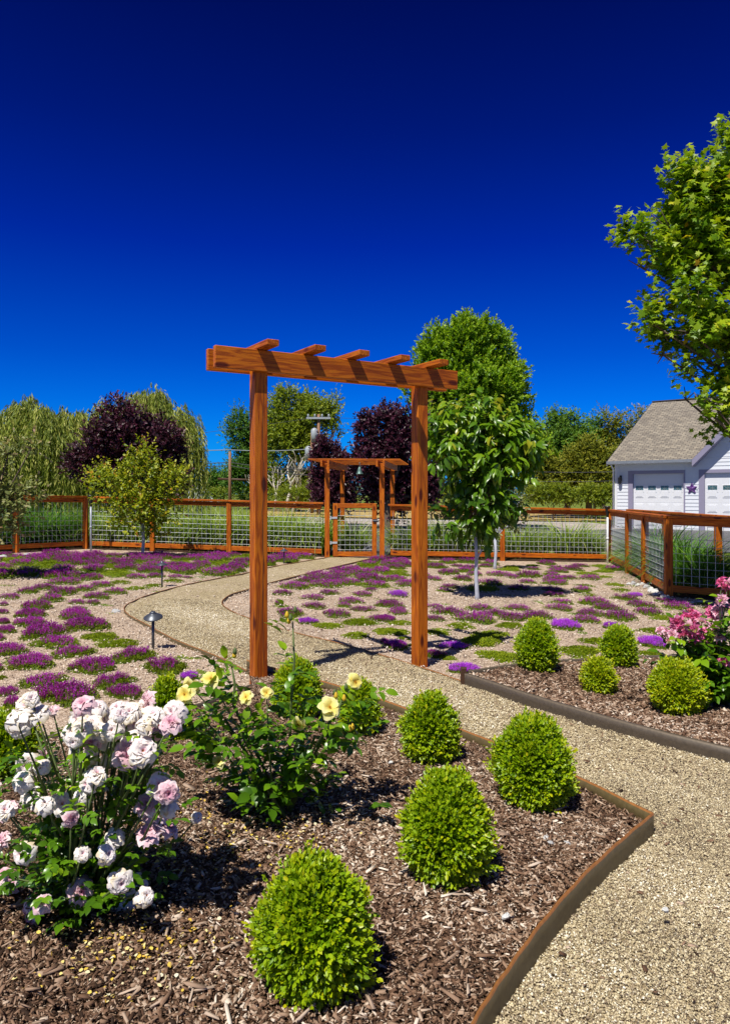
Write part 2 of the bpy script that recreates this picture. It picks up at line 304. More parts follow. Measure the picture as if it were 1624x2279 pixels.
def shoots(r, P, D, Ls, n, ls, wd=.5, spread=.9, droop=0., tip=.25, base=.35, jit=.18, lj=.3, bend=0.):
    P = np.asarray(P, float); D = unit(np.asarray(D, float)); m = len(P); Ls = np.broadcast_to(Ls, (m,))
    t = (np.arange(n)[None,:] + r.random((m, n)))/n
    PP = P[:,None,:] + D[:,None,:]*(Ls[:,None]*t)[...,None]; PP[...,2] -= bend*Ls[:,None]*t**2
    rv = unit(r.normal(size=(m, n, 3))); DD = np.broadcast_to(D[:,None,:], rv.shape)
    rad = unit(rv - DD*np.sum(rv*DD, -1, keepdims=True))
    sp = spread*(1.15-.75*t)[...,None]
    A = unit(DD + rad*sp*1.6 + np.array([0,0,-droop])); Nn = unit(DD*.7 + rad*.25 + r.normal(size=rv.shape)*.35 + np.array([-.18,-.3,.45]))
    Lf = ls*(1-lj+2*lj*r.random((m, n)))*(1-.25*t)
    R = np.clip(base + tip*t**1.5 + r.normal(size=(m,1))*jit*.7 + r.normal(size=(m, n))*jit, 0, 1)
    f = lambda a: a.reshape(-1, a.shape[-1])
    return f(PP), f(A), f(Nn), Lf.ravel(), np.full(m*n, wd), R.ravel()
def cat(*S): return [np.concatenate([s[i] for s in S]) for i in range(len(S[0]))]
def blobpoints(r, blobs, n, lo=.55, up=0.):
    """points near the surface of ellipsoid clumps, with outward directions"""
    vol = np.array([b[3]*b[4]+b[4]*b[5]+b[3]*b[5] for b in blobs]); k = r.choice(len(blobs), n, p=vol/vol.sum()); B = np.array(blobs, float)[k]
    d = unit(r.normal(size=(n, 3)) + np.array([0,0,up])); rr = lo+(1-lo)*r.random(n)**.6
    lump = 1+.10*np.sin(d[:,0]*7+k)+.10*np.sin(d[:,1]*8+2*k)+.09*np.sin(d[:,2]*9+k*1.7)
    P = B[:,:3] + d*B[:,3:6]*(rr*lump)[:,None]
    return P, unit(d/B[:,3:6]*B[:,3:6].mean(1)[:,None]), k
def clumps(r, blobs, n, sz=.30, tall=1.35):
    """break big ellipsoids into many small leaf clumps lying on and in them"""
    P, D, k = blobpoints(r, blobs, n, .5, .25); B_ = np.array(blobs, float)[k]; m = B_[:,3:6].mean(1)*sz*(.7+.6*r.random(n)); m = np.maximum(m, .12)
    return [(p[0], p[1], p[2], a_, a_, a_*tall) for p, a_ in zip(P, m)]
def limbs(r, base, blobs, r0, htrunk, sub=3, lean=(0,0)):
    mb = MB(); b = Vector(base); top = b + Vector((lean[0], lean[1], htrunk))
    mid = b.lerp(top, .5)+Vector((r.normal()*.03, r.normal()*.03, 0))*htrunk*.3
    mb.tube([b-Vector((0,0,.05)), b+Vector((0,0,.05*htrunk)), mid, top], [r0*1.45, r0*1.1, r0*.9, r0*.72], 9)
    for bl in blobs:
        c = Vector(bl[:3]); rr = r0*.5; s = b.lerp(top, .6+.4*r.random()); m2 = s.lerp(c, .5)+Vector((r.normal(), r.normal(), -abs(r.normal())))*.08*(c-s).length
        mb.tube([s, m2, c], [rr, rr*.65, rr*.4], 6)
        for _ in range(sub):
            d = unit(r.normal(size=3)+np.array([0,0,.4])); e = c + Vector(d*np.array(bl[3:6])*.8)
            mb.tube([c, c.lerp(e, .5)+Vector(r.normal(size=3)*.05), e], [rr*.38, rr*.25, rr*.1], 5)
    return mb
def crown_tree(name, label, catg, base, blobs, mat, nsh, shl, nl, ls, seed, r0=.15, ht=1.5, wd=.55, tmpl=T_DIA, bark='bark', droop=.2, tip=.35, base_c=.3, lo=.5, up=.2, sub=3, group=None, lean=(0,0), upd=.5, jit=.15, bend=.0, cl=0):
    r = np.random.default_rng(seed)
    t = thing(name, label, catg, base, 0, group); b = np.array(base)
    bl = [(x-b[0], y-b[1], z-b[2], rx, ry, rz) for x, y, z, rx, ry, rz in blobs]
    limbs(r, (0,0,0), bl, r0, ht, sub, lean).build('trunk', M[bark], t, True)
    if cl:
        big = bl; small = clumps(r, bl, cl); n1 = int(nsh*.8)
        P, D, k = blobpoints(r, small, n1, .55, up); P_, D_, k_ = blobpoints(r, big, nsh-n1, .2, up); P = np.concatenate([P, P_]); D = np.concatenate([D, D_])
    else: P, D, k = blobpoints(r, bl, nsh, lo, up)
    D = unit(D + np.array([0,0,upd]) + r.normal(size=P.shape)*.3)
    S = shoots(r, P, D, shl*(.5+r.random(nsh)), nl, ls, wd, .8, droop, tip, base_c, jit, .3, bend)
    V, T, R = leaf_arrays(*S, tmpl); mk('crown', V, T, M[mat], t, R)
    return t
def B(px, py, rx, ry, Y, dY=0., rd=None):          # a clump measured in the picture, given its own distance
    Y2 = Y+dY; return (PX(px, Y2), Y2, PZ(py, Y2), rx*Y2/F, (rd if rd else (rx+ry)/2)*Y2/F, ry*Y2/F)

# ================================================================== SETTING
def cdt_sheet(name, poly, mat, zoff, step=None, zamp=0., seed=0, mound=0., region=None):
    pts = [Vector(p) for p in poly]; n = len(pts); edges = [(i, (i+1) % n) for i in range(n)]
    P = np.array(poly); extra = []
    if step:
        r = np.random.default_rng(seed); x0, y0 = P.min(0); x1, y1 = P.max(0)
        gx, gy = np.meshgrid(np.arange(x0, x1, step), np.arange(y0, y1, step)); Q = np.stack([gx.ravel(), gy.ravel()], 1)+r.normal(size=(gx.size, 2))*step*.15
        Q = Q[inside(Q, P, step*.4)]; extra = [Vector(q) for q in Q]
    vo, eo, fo, *_ = delaunay_2d_cdt(pts+extra, edges, [list(range(n))], 1, 1e-5)
    vs = []
    for v in vo:
        z = gz(v.x)+zoff
        if zamp: z += zamp*(math.sin(v.x*9.1+v.y*3)+math.sin(v.y*11.3-v.x*5)+math.sin(v.x*23+v.y*17)*.5+math.sin(v.x*41-v.y*37)*.4)*.4
        vs.append((v.x, v.y, z))
    o = pymesh(name, vs, [tuple(f) for f in fo], mat, None, bool(step))
    return o
def inside(Q, P, margin=0):
    x, y = Q[:,0], Q[:,1]; c = np.zeros(len(Q), bool); n = len(P)
    dmin = np.full(len(Q), 1e9)
    for i in range(n):
        x1, y1 = P[i]; x2, y2 = P[(i+1) % n]
        cond = ((y1 > y) != (y2 > y)); xi = (x2-x1)*(y-y1)/((y2-y1) if abs(y2-y1) > 1e-9 else 1e-9)+x1
        c ^= cond & (x < xi)
        if margin:
            ex, ey = x2-x1, y2-y1; L2 = ex*ex+ey*ey+1e-12; t = np.clip(((x-x1)*ex+(y-y1)*ey)/L2, 0, 1)
            dmin = np.minimum(dmin, np.hypot(x-x1-t*ex, y-y1-t*ey))
    return c & (dmin > margin) if margin else c
def smooth_line(pts, n=6):
    P = [np.array(p, float) for p in pts]; P = [2*P[0]-P[1]]+P+[2*P[-1]-P[-2]]; o = []
    for i in range(1, len(P)-2):
        for k in range(n):
            t = k/n; a, b, c, d = P[i-1:i+3]
            o.append(.5*((2*b)+(-a+c)*t+(2*a-5*b+4*c-d)*t*t+(-a+3*b-3*c+d)*t**3))
    o.append(P[-2]); return [tuple(x) for x in o]
# big ground
gx = np.concatenate([[-3000,-600,-150,-60,-30], np.linspace(-20, 20, 41), [30,60,150,600,3000]]); gy = np.concatenate([[-60,-20], np.linspace(-6, 40, 24), [60,90,150,400,1200,4000]])
XX, YY = np.meshgrid(gx, gy); V = np.stack([XX.ravel(), YY.ravel(), gza(XX.ravel())], 1); nx = len(gx)
T = np.array([(j*nx+i, j*nx+i+1, (j+1)*nx+i+1, (j+1)*nx+i) for j in range(len(gy)-1) for i in range(nx-1)])
struct(mk('ground', V, T, M['lawn']))
# fences' footprint
FL0 = (-7.6, 13.9); FL = (-6.1, 16.2); FG1 = (-.76, 15.55); FG2 = (.36, 15.55); FR = (5.3, 16.1); FN = (4.27, 10.45); FE = (5.6, 9.75)
garden = [(-14, -1.5), (8, -1.5), (8, 8.5), FE, FN, FR, FG2, FG1, FL, FL0, (-14, 9)]
struct(cdt_sheet('sand_bed', garden, M['sand'], .006, .25, .012, 3))
# outlines measured on the ground
left_path = [G(*p) for p in [(735,1243),(698,1249),(592,1268),(552,1279),(430,1303),(344,1326),(296,1345),(277,1359),(286,1375),(322,1395),(387,1431),(451,1457),(494,1475),(550,1503),(640,1531),(726,1556),(870,1606),(1050,1680),(1265,1775),(1452,1874)]]
right_path = [G(*p) for p in [(838,1243),(698,1277),(597,1303),(552,1317),(516,1328),(497,1341),(496,1352),(516,1367),(552,1382),(638,1411),(762,1442),(910,1486),(1034,1529),(1177,1579),(1322,1625),(1460,1665),(1624,1708),(1900,1775)]]
near_edge = [G(*p) for p in [(1452,1874),(1395,1925),(1305,2015),(1215,2125),(1140,2235),(1075,2340),(1010,2470),(930,2700),(860,3000)]]
lp = smooth_line(left_path); rp = smooth_line(right_path); ne = smooth_line(near_edge)
path_poly = lp + ne[1:] + [(ne[-1][0]+.02, -.9), (3.4, -.9), (6.5, 2.0)] + rp[::-1]
PATH = np.array(path_poly)
struct(cdt_sheet('gravel_path', path_poly, M['dg'], .022, .12, .008, 5))
mulch_back = [G(*p, .05) for p in [(560,1536),(450,1578),(280,1618),(100,1655),(-60,1690),(-400,1770)]]
BZ = .075
i0 = next(i for i, p in enumerate(lp) if p[1] <= left_path[13][1]+1e-6 and i > 60)
bed_left = lp[i0:] + ne[1:] + [(ne[-1][0]-.02, -1.2), (-4.5, -1.2), (-4.5, 2.5)] + mulch_back[::-1]
BEDL = np.array(bed_left)
struct(cdt_sheet('mulch_bed', bed_left, M['mulchbase'], BZ-.012, .08, .012, 9))
rb_back = [G(*p, .07) for p in [(1040,1500),(1150,1484),(1235,1476),(1350,1470),(1467,1465),(1600,1460),(1900,1450)]]
i1 = min(range(len(rp)), key=lambda i: abs(rp[i][0]-right_path[12][0])+abs(rp[i][1]-right_path[12][1]))
bed_right = rp[i1:] + [(7.5, 4.2)] + rb_back[::-1]
BEDR = np.array(bed_right)
struct(cdt_sheet('mulch_bed', bed_right, M['mulchbase'], BZ-.012, .1, .012, 10))
# planting strip between the side fences, driveway, far fields
struct(cdt_sheet('mulch_strip', [FN, FE, (6.0, 17.4), FR], M['mulchbase'], .012, .25, .02, 12))
def flat(name, poly, mat, z): return struct(cdt_sheet(name, poly, mat, z))
flat('mulch_strip', [(-8.2, 14.3), FL0, FL, FG1, (-.8, 18.0), (-6.6, 18.4)], M['mulchbase'], .006)
flat('mulch_strip', [(.4, 15.6), FR, (6, 17.4), (5.8, 18.6), (.6, 18.2)], M['mulchbase'], .006)
flat('driveway', [(-.6, 15.75), (.35, 15.75), (1.2, 20), (10, 19), (14, 19), (24, 22), (26, 32), (12.5, 33), (9, 31), (-1.2, 31), (-3, 24)], M['asphalt'], .016)
flat('gravel_verge', [(-3, 31), (9, 31), (12.5, 33), (12, 40), (-3, 40)], M['gravelpale'], .009)
flat('dry_field', [(-6, 41), (14, 41), (16, 60), (-8, 60)], M['dry'], .011)
# distant hills
hx = np.linspace(-900, 900, 60); hv = []; hf = []
for i, x in enumerate(hx):
    h = 13+9*math.sin(x*.006+1.2)+5*math.sin(x*.017)+2*math.sin(x*.05)
    if x > -60: h *= max(.1, 1-(x+60)/500)
    hv += [(x, 840, -2), (x, 900, h*.55), (x, 1000, h), (x, 1200, h*.8)]
for i in range(len(hx)-1):
    for k in range(3): a = i*4+k; hf.append((a, a+4, a+5, a+1))
M['hill'] = groundmat('hazy_hill_forest', [(0, (.03, .10, .14)), (.5, (.05, .15, .2)), (1, (.09, .2, .26))], ((.8, .85, .9), (1.1, 1.1, 1.1)), .05, .2, .2, .5)  # distance haze put into the blue-green of the forest colour
struct(pymesh('hills', hv, hf, M['hill'], None, True))
# ------------------------------------------------------------------ steel edging
def edging(label, line, h0, h1, mat='steel', th=.006, name='steel_edging', category='edging', group='steel edging along paths and beds'):
    P = np.array(line); d = np.gradient(P, axis=0); d /= np.linalg.norm(d, axis=1, keepdims=True)+1e-9; nrm = np.stack([d[:,1], -d[:,0]], 1)
    n = len(P); V = []; R = []
    zs = np.linspace(0, 1, 5)
    for i in range(n):
        g = gz(P[i][0]); wob = .0015*math.sin(i*1.7)
        ring = [(1, h) for h in zs]+[(-1, h) for h in zs[::-1]]
        for s, h in ring:
            V.append((P[i][0]+nrm[i][0]*(s*th/2+wob), P[i][1]+nrm[i][1]*(s*th/2+wob), g+h0+(h1-h0)*h)); R.append(h if h < 1 else 1.0)
    k = 10; T = [(i*k+j, i*k+(j+1) % k, (i+1)*k+(j+1) % k, (i+1)*k+j) for i in range(n-1) for j in range(k)]
    o = mk(name, V, T, M[mat], None, R); tag(o, label, category, group)
    vs = [tuple(range(k))]
    return o
edging('thin rusty edging along the left side of the gravel path, curving past the lights', lp[:i0+1], -.05, .038, th=.008)
edging('dark steel strip between the boxwood bed and the gravel path, behind the clipped shrubs', lp[i0:], -.05, .115, th=.006)
edging('rusty brown steel strip curving from the bed corner towards the bottom of the picture', ne, -.05, .115, th=.007)
edging('thin edging along the right side of the path from gate to arbor post', rp[:i1+1], -.05, .038, th=.008)
edging('grey weathered board edging holding the right mulch bed above the path', rp[i1:], -.05, .10, 'timber', .03)
edging('low dark edging between right mulch bed and the thyme', smooth_line(rb_back), -.02, .095, 'timber', .012)
edging('low dark edging between left mulch bed and the thyme, behind the roses', smooth_line(mulch_back), -.02, .09, 'timber', .008)
mbp = MB(); a_ = rp[i1]; mbp.box(-.02, .02, -.02, .02, -.05, .14)
tag(mbp.build('edging_stake', M['darkwood'], None, loc=(a_[0]-.01, a_[1]+.0, gz(a_[0])), bevel=.003), 'short dark stake at the corner of the right mulch bed', 'stake')
# ------------------------------------------------------------------ lumber
def board(name, p0, p1, wy, hz_, mat, parent=None, up=(0,0,1), bev=.004):
    """box running p0->p1; wy = width across, hz = height along up"""
    p0 = Vector(p0); p1 = Vector(p1); x = (p1-p0); ln = x.length; x.normalize(); u = Vector(up)
    y = u.cross(x).normalized() if abs(u.dot(x)) < .99 else Vector((0,1,0)); z = x.cross(y).normalized()
    mb = MB().box(0, ln, -wy/2, wy/2, -hz_/2, hz_/2); o = mb.build(name, mat, None, bevel=bev)
    Mx = Matrix((x, y, z)).transposed().to_4x4(); Mx.translation = p0
    if parent is not None:
        o.parent = parent; o.matrix_local = parent.matrix_basis.inverted() @ Mx
    else: o.matrix_world = Mx
    return o
# front arbor
bdir = Vector((math.sin(math.radians(58.8)), math.cos(math.radians(58.8)), 0)); ndir = Vector((-bdir.y, bdir.x, 0))   # ndir = away from camera
CL = Vector((-.735, 5.13, 0)); CR = CL + bdir*1.36; PW = .095; BT = .042
ar = thing('garden_arbor', 'tall orange stained arbor over the path with two posts and five short rafters', 'arbor', (CL.x, CL.y, gz(CL.x)))
bpy.context.view_layer.update()
zb = 2.188; zt = zb+.145
for c in (CL, CR):
    board('post', (c.x, c.y, gz(c.x)-.08), (c.x, c.y, zt-.004), PW, PW, M['wood'], ar, up=tuple(ndir))
ck = MB(); cp = CL-ndir*(PW/2+.0006)+bdir*.012; pz = [gz(CL.x)+.1+i_*.085 for i_ in range(25)]
for i_ in range(24):
    f_ = lambda k_: cp+bdir*(.004*math.sin(k_*.9)+.003*math.sin(k_*2.3)); w_ = lambda k_: .0022*max(0, math.sin(k_/24*3.1416))**.5+.0003
    a_, b_ = f_(i_), f_(i_+1)
    ck.add([(a_-bdir*w_(i_))[:2]+(pz[i_],), (a_+bdir*w_(i_))[:2]+(pz[i_],), (b_+bdir*w_(i_+1))[:2]+(pz[i_+1],), (b_-bdir*w_(i_+1))[:2]+(pz[i_+1],)], [(0,1,2,3)])
ck.v = [(x_-ar.location.x, y_-ar.location.y, z_-ar.location.z) for x_, y_, z_ in ck.v]
ck.build('crack', M['darkwood'], ar)
fo = ndir*(PW/2+BT/2+.001)
for s, z0_, ext in ((-1, 0, 0), (1, 0, .0)):
    c0 = CL - bdir*(.345+ext) + fo*s; c1 = CR + bdir*(.31+ext) + fo*s
    board('beam', (c0.x, c0.y, (zb+zt)/2), (c1.x, c1.y, (zb+zt)/2), BT, zt-zb, M['wood'], ar)
e1 = Vector((-.605, 4.90, 0)); 
for i in range(5):
    a = e1 + bdir*(.352*i); b = a + ndir*.78
    board('rafter', (a.x, a.y, zt+.022), (b.x, b.y, zt+.022), .088, .04, M['wood'], ar)
# ------------------------------------------------------------------ fences
def wire_grid(parent, p0, p1, z0, z1, g0, g1, rad=.0035, sp=.102, rows=True, mat='galv'):
    """welded wire between two points; g0,g1 = ground at the ends"""
    p0 = np.array(p0); p1 = np.array(p1); ln = np.linalg.norm(p1-p0); d = (p1-p0)/ln; nr = np.array([d[1], -d[0]])
    mb = MB(); nv = int(ln/sp)
    def pt(s, z): q = p0+d*s; return Vector((q[0], q[1], g0+(g1-g0)*s/ln+z))
    for i in range(nv+1): mb.tube([pt((i+.5)*ln/(nv+1), z0), pt((i+.5)*ln/(nv+1), z1)], rad, 4, False)
    z = z0+.04
    while z < z1-.16:
        a, b = pt(.0, z), pt(ln, z); off = Vector((nr[0], nr[1], 0))*rad*1.6; mb.tube([a+off, b+off], rad, 4, False); z += sp
    inv = parent.location
    mb.v = [(x-inv.x, y-inv.y, zz-inv.z) for x, y, zz in mb.v]
    mb.build('wire_panel', M[mat], parent)
def fence(label, pts, H=1.16, wood='wood', post=.095, side=1, grp='stained wood and wire fences round the garden', mesh=True, ends=(True, True), rad=.0035):
    f = thing('garden_fence', label, 'fence', (pts[0][0], pts[0][1], gz(pts[0][0])), 0, grp); bpy.context.view_layer.update()
    for i, p in enumerate(pts):
        if (i == 0 and not ends[0]) or (i == len(pts)-1 and not ends[1]): continue
        board('post', (p[0], p[1], gz(p[0])-.05), (p[0], p[1], gz(p[0])+H-.045), post, post, M[wood], f, up=(0,1,0) if abs(pts[-1][0]-pts[0][0]) > abs(pts[-1][1]-pts[0][1]) else (0,1,0))
    for a, b in zip(pts[:-1], pts[1:]):
        d = Vector((b[0]-a[0], b[1]-a[1], 0)).normalized(); n = Vector((d.y, -d.x, 0))*side
        ga, gb = gz(a[0]), gz(b[0]); e = d*(post/2+.002)
        board('bottom_rail', (a[0]+e.x, a[1]+e.y, ga+.13), (b[0]-e.x, b[1]-e.y, gb+.13), .04, .095, M[wood], f)
        board('top_rail', (a[0]+e.x, a[1]+e.y, ga+H-.092), (b[0]-e.x, b[1]-e.y, gb+H-.092), .04, .09, M[wood], f)
        e2 = d*.001
        board('cap_rail', (a[0]+e2.x, a[1]+e2.y, ga+H-.022), (b[0]-e2.x, b[1]-e2.y, gb+H-.022), .14, .04, M[wood], f)
        if mesh: wire_grid(f, (a[0]+e.x-n.x*.0, a[1]+e.y), (b[0]-e.x, b[1]-e.y), .18, H-.14, ga, gb, rad)
    return f
def on(a, b, px):   # point of the line a-b seen at picture column px
    m = (px-CX)/F; t = (m*a[1]-a[0])/((b[0]-a[0])-m*(b[1]-a[1])); return (a[0]+t*(b[0]-a[0]), a[1]+t*(b[1]-a[1]))
lm = on(FL0, FL, 36)
fence('shaded fence section at the left edge, running back to the corner with a grey pipe', [FL0, lm, (FL[0]-.0, FL[1])], side=1)
fence('long back fence between the left corner and the gate, behind the yellow-green young tree', [(FL[0]+.1, FL[1]-.01), on(FL, FG1, 340), on(FL, FG1, 510), (FG1[0]-.1, FG1[1])], ends=(False, False))
fence('back fence right of the gate, behind the cherry tree, ending at the white pipe', [(FG2[0]+.13, FG2[1]), on(FG2, FR, 1117), FR], ends=(False, True))
s1 = lambda t: (FR[0]+(FN[0]-FR[0])*t, FR[1]+(FN[1]-FR[1])*t)
fence('right side fence running from the back corner towards the camera, with close-set posts', [s1(.03), s1(.42), s1(.70), FN], ends=(False, True))
fence('near fence section at the right edge, with a large wire grid facing the camera', [FN, (FE[0], FE[1])], ends=(False, True), rad=.003)
fence('outer fence behind the tall grasses at right, its posts dark in shade', [(6.15, 17.3), (5.9, 14.6), (5.66, 11.9), (5.64, 9.9)], wood='wood', mesh=False)
# gate arbor
ga = thing('gate_arbor', 'small slatted arbor over the garden gate, on four posts', 'arbor', (-.2, 15.6, 0)); bpy.context.view_layer.update()
Yb = 17.7; gp = [(-.79, 15.52), (.355, 15.52), (PX(762, Yb), Yb), (PX(873, Yb), Yb)]
for p in gp: board('post', (p[0], p[1], gz(p[0])-.05), (p[0], p[1], 2.0), .1, .1, M['wood'], ga, up=(0,1,0))
for a, b in ((gp[0], gp[2]), (gp[1], gp[3])):
    d = Vector((b[0]-a[0], b[1]-a[1], 0)).normalized(); a2 = Vector((a[0], a[1], 0))-d*.30; b2 = Vector((b[0], b[1], 0))+d*.30
    for s in (-1, 1):
        o_ = Vector((d.y, -d.x, 0))*(.072*s)
        board('beam', (a2.x+o_.x, a2.y+o_.y, 1.985), (b2.x+o_.x, b2.y+o_.y, 1.985), .04, .13, M['wood'], ga)
for i in range(10):
    y = 15.30+.28*i; x0 = -1.17+.27*(y-15.3)/2.2
    board('slat', (x0, y, 2.073), (x0+1.9, y, 2.066), .04, .028, M['wood'], ga)
# gate
gt = thing('garden_gate', 'orange framed wire gate closed between the posts of the slatted arbor', 'gate', (-.2, 15.5, 0)); bpy.context.view_layer.update()
gx0, gx1 = PX(741, 15.52), PX(838, 15.52); gz0, gz1 = .05, 1.16
for z_ in (gz0+.05, gz1-.05): board('gate_rail', (gx0+.1, 15.5, z_), (gx1-.1, 15.5, z_), .04, .1, M['wood'], gt)
for x_ in (gx0+.049, gx1-.049): board('gate_stile', (x_, 15.5, gz0), (x_, 15.5, gz1), .04, .098, M['wood'], gt, up=(1,0,0))
wire_grid(gt, (gx0+.1, 15.5), (gx1-.1, 15.5), gz0+.1, gz1-.02, 0, 0)
for z_ in (.34, .86):
    MB().box(-.09, .06, -.008, 0, -.02, .02).box(-.09, -.06, -.02, -.008, -.035, .035).build('hinge', M['galv'], gt, loc=(gx0+.03+.2, -.024, z_))
MB().box(-.05, .05, -.02, 0, -.03, .03).tube([(-.06,-.03,0),(.07,-.03,0)], .008, 6).build('latch', M['bronze'], gt, loc=(gx1-.03+.2, -.022, .8))
bl = MB(); bl.lathe([(.012,.16),(.035,.13),(.05,.08),(.06,.03),(.085,0)], n=16); bl.tube([(0,0,.16),(0,0,.26)], .006, 5)
tag(bl.build('hanging_bell', M['verdigris'], None, True, (PX(800, 16.4), 16.4, 1.80)), 'little green bell hanging under the gate arbor slats', 'bell')
# ------------------------------------------------------------------ pipes with caps
def capped_pipe(label, px, py, topy, mat, lean=0.):
    X, Y = G(px, py); h = PZ(topy, Y)-gz(X)
    t = thing('capped_pipe', label, 'pipe', (X, Y, gz(X)), 0, 'upright pipes with black caps'); 
    MB().tube([(lean, 0, -.03), (lean*.5, 0, (h-.22)*.5), (0, 0, h-.2)], .022, 12).tube([(lean*.5, 0, h*.42), (lean*.47, 0, h*.46)], .027, 12).build('pipe', M[mat], t, True)
    MB().lathe([(.0,0),(.024,0),(.03,.05),(.045,.15),(.05,.2),(.062,.205),(.062,.235),(.0,.24)], (0,0,h-.22), 16).build('cap', M['black'], t, True)
capped_pipe('white upright pipe with a black flared cap at the right back corner', 1351, 1254, 1128, 'pvc')
capped_pipe('grey upright pipe with dark cap at the left back corner', 203, 1227, 1104, 'greypipe', .0)
# ------------------------------------------------------------------ path lights
def path_light(label, px, py, topy, tilt=0.):
    X, Y = G(px, py); h = PZ(topy, Y)-gz(X)
    t = thing('path_light', label, 'garden light', (X, Y, gz(X)), 0, 'low path lights')
    MB().tube([(0,0,-.03), (0,0,h-.03)], .0125, 12).lathe([(.022,h-.055),(.022,h-.03),(.012,h-.03)], n=12).build('stem', M['bronze'], t, True)
    MB().lathe([(.0,h-.028),(.020,h-.03),(.072,h-.050),(.080,h-.048),(.076,h-.042),(.03,h-.012),(.022,h-.010),(.022,h+.002),(.014,h+.008),(0,h+.009)], (0,0,-h+.03), n=28).build('shade', M['bronze'], t, True, (0,0,h-.03)).rotation_euler = (tilt, 0, 0)
path_light('nearest dark path light with a round hat, left of the arbor post', 341, 1447, 1362, .28)
path_light('middle path light standing by the thyme where the path bends', 361, 1307, 1250)
path_light('farthest path light, small, close to the gate', 632, 1255, 1221)
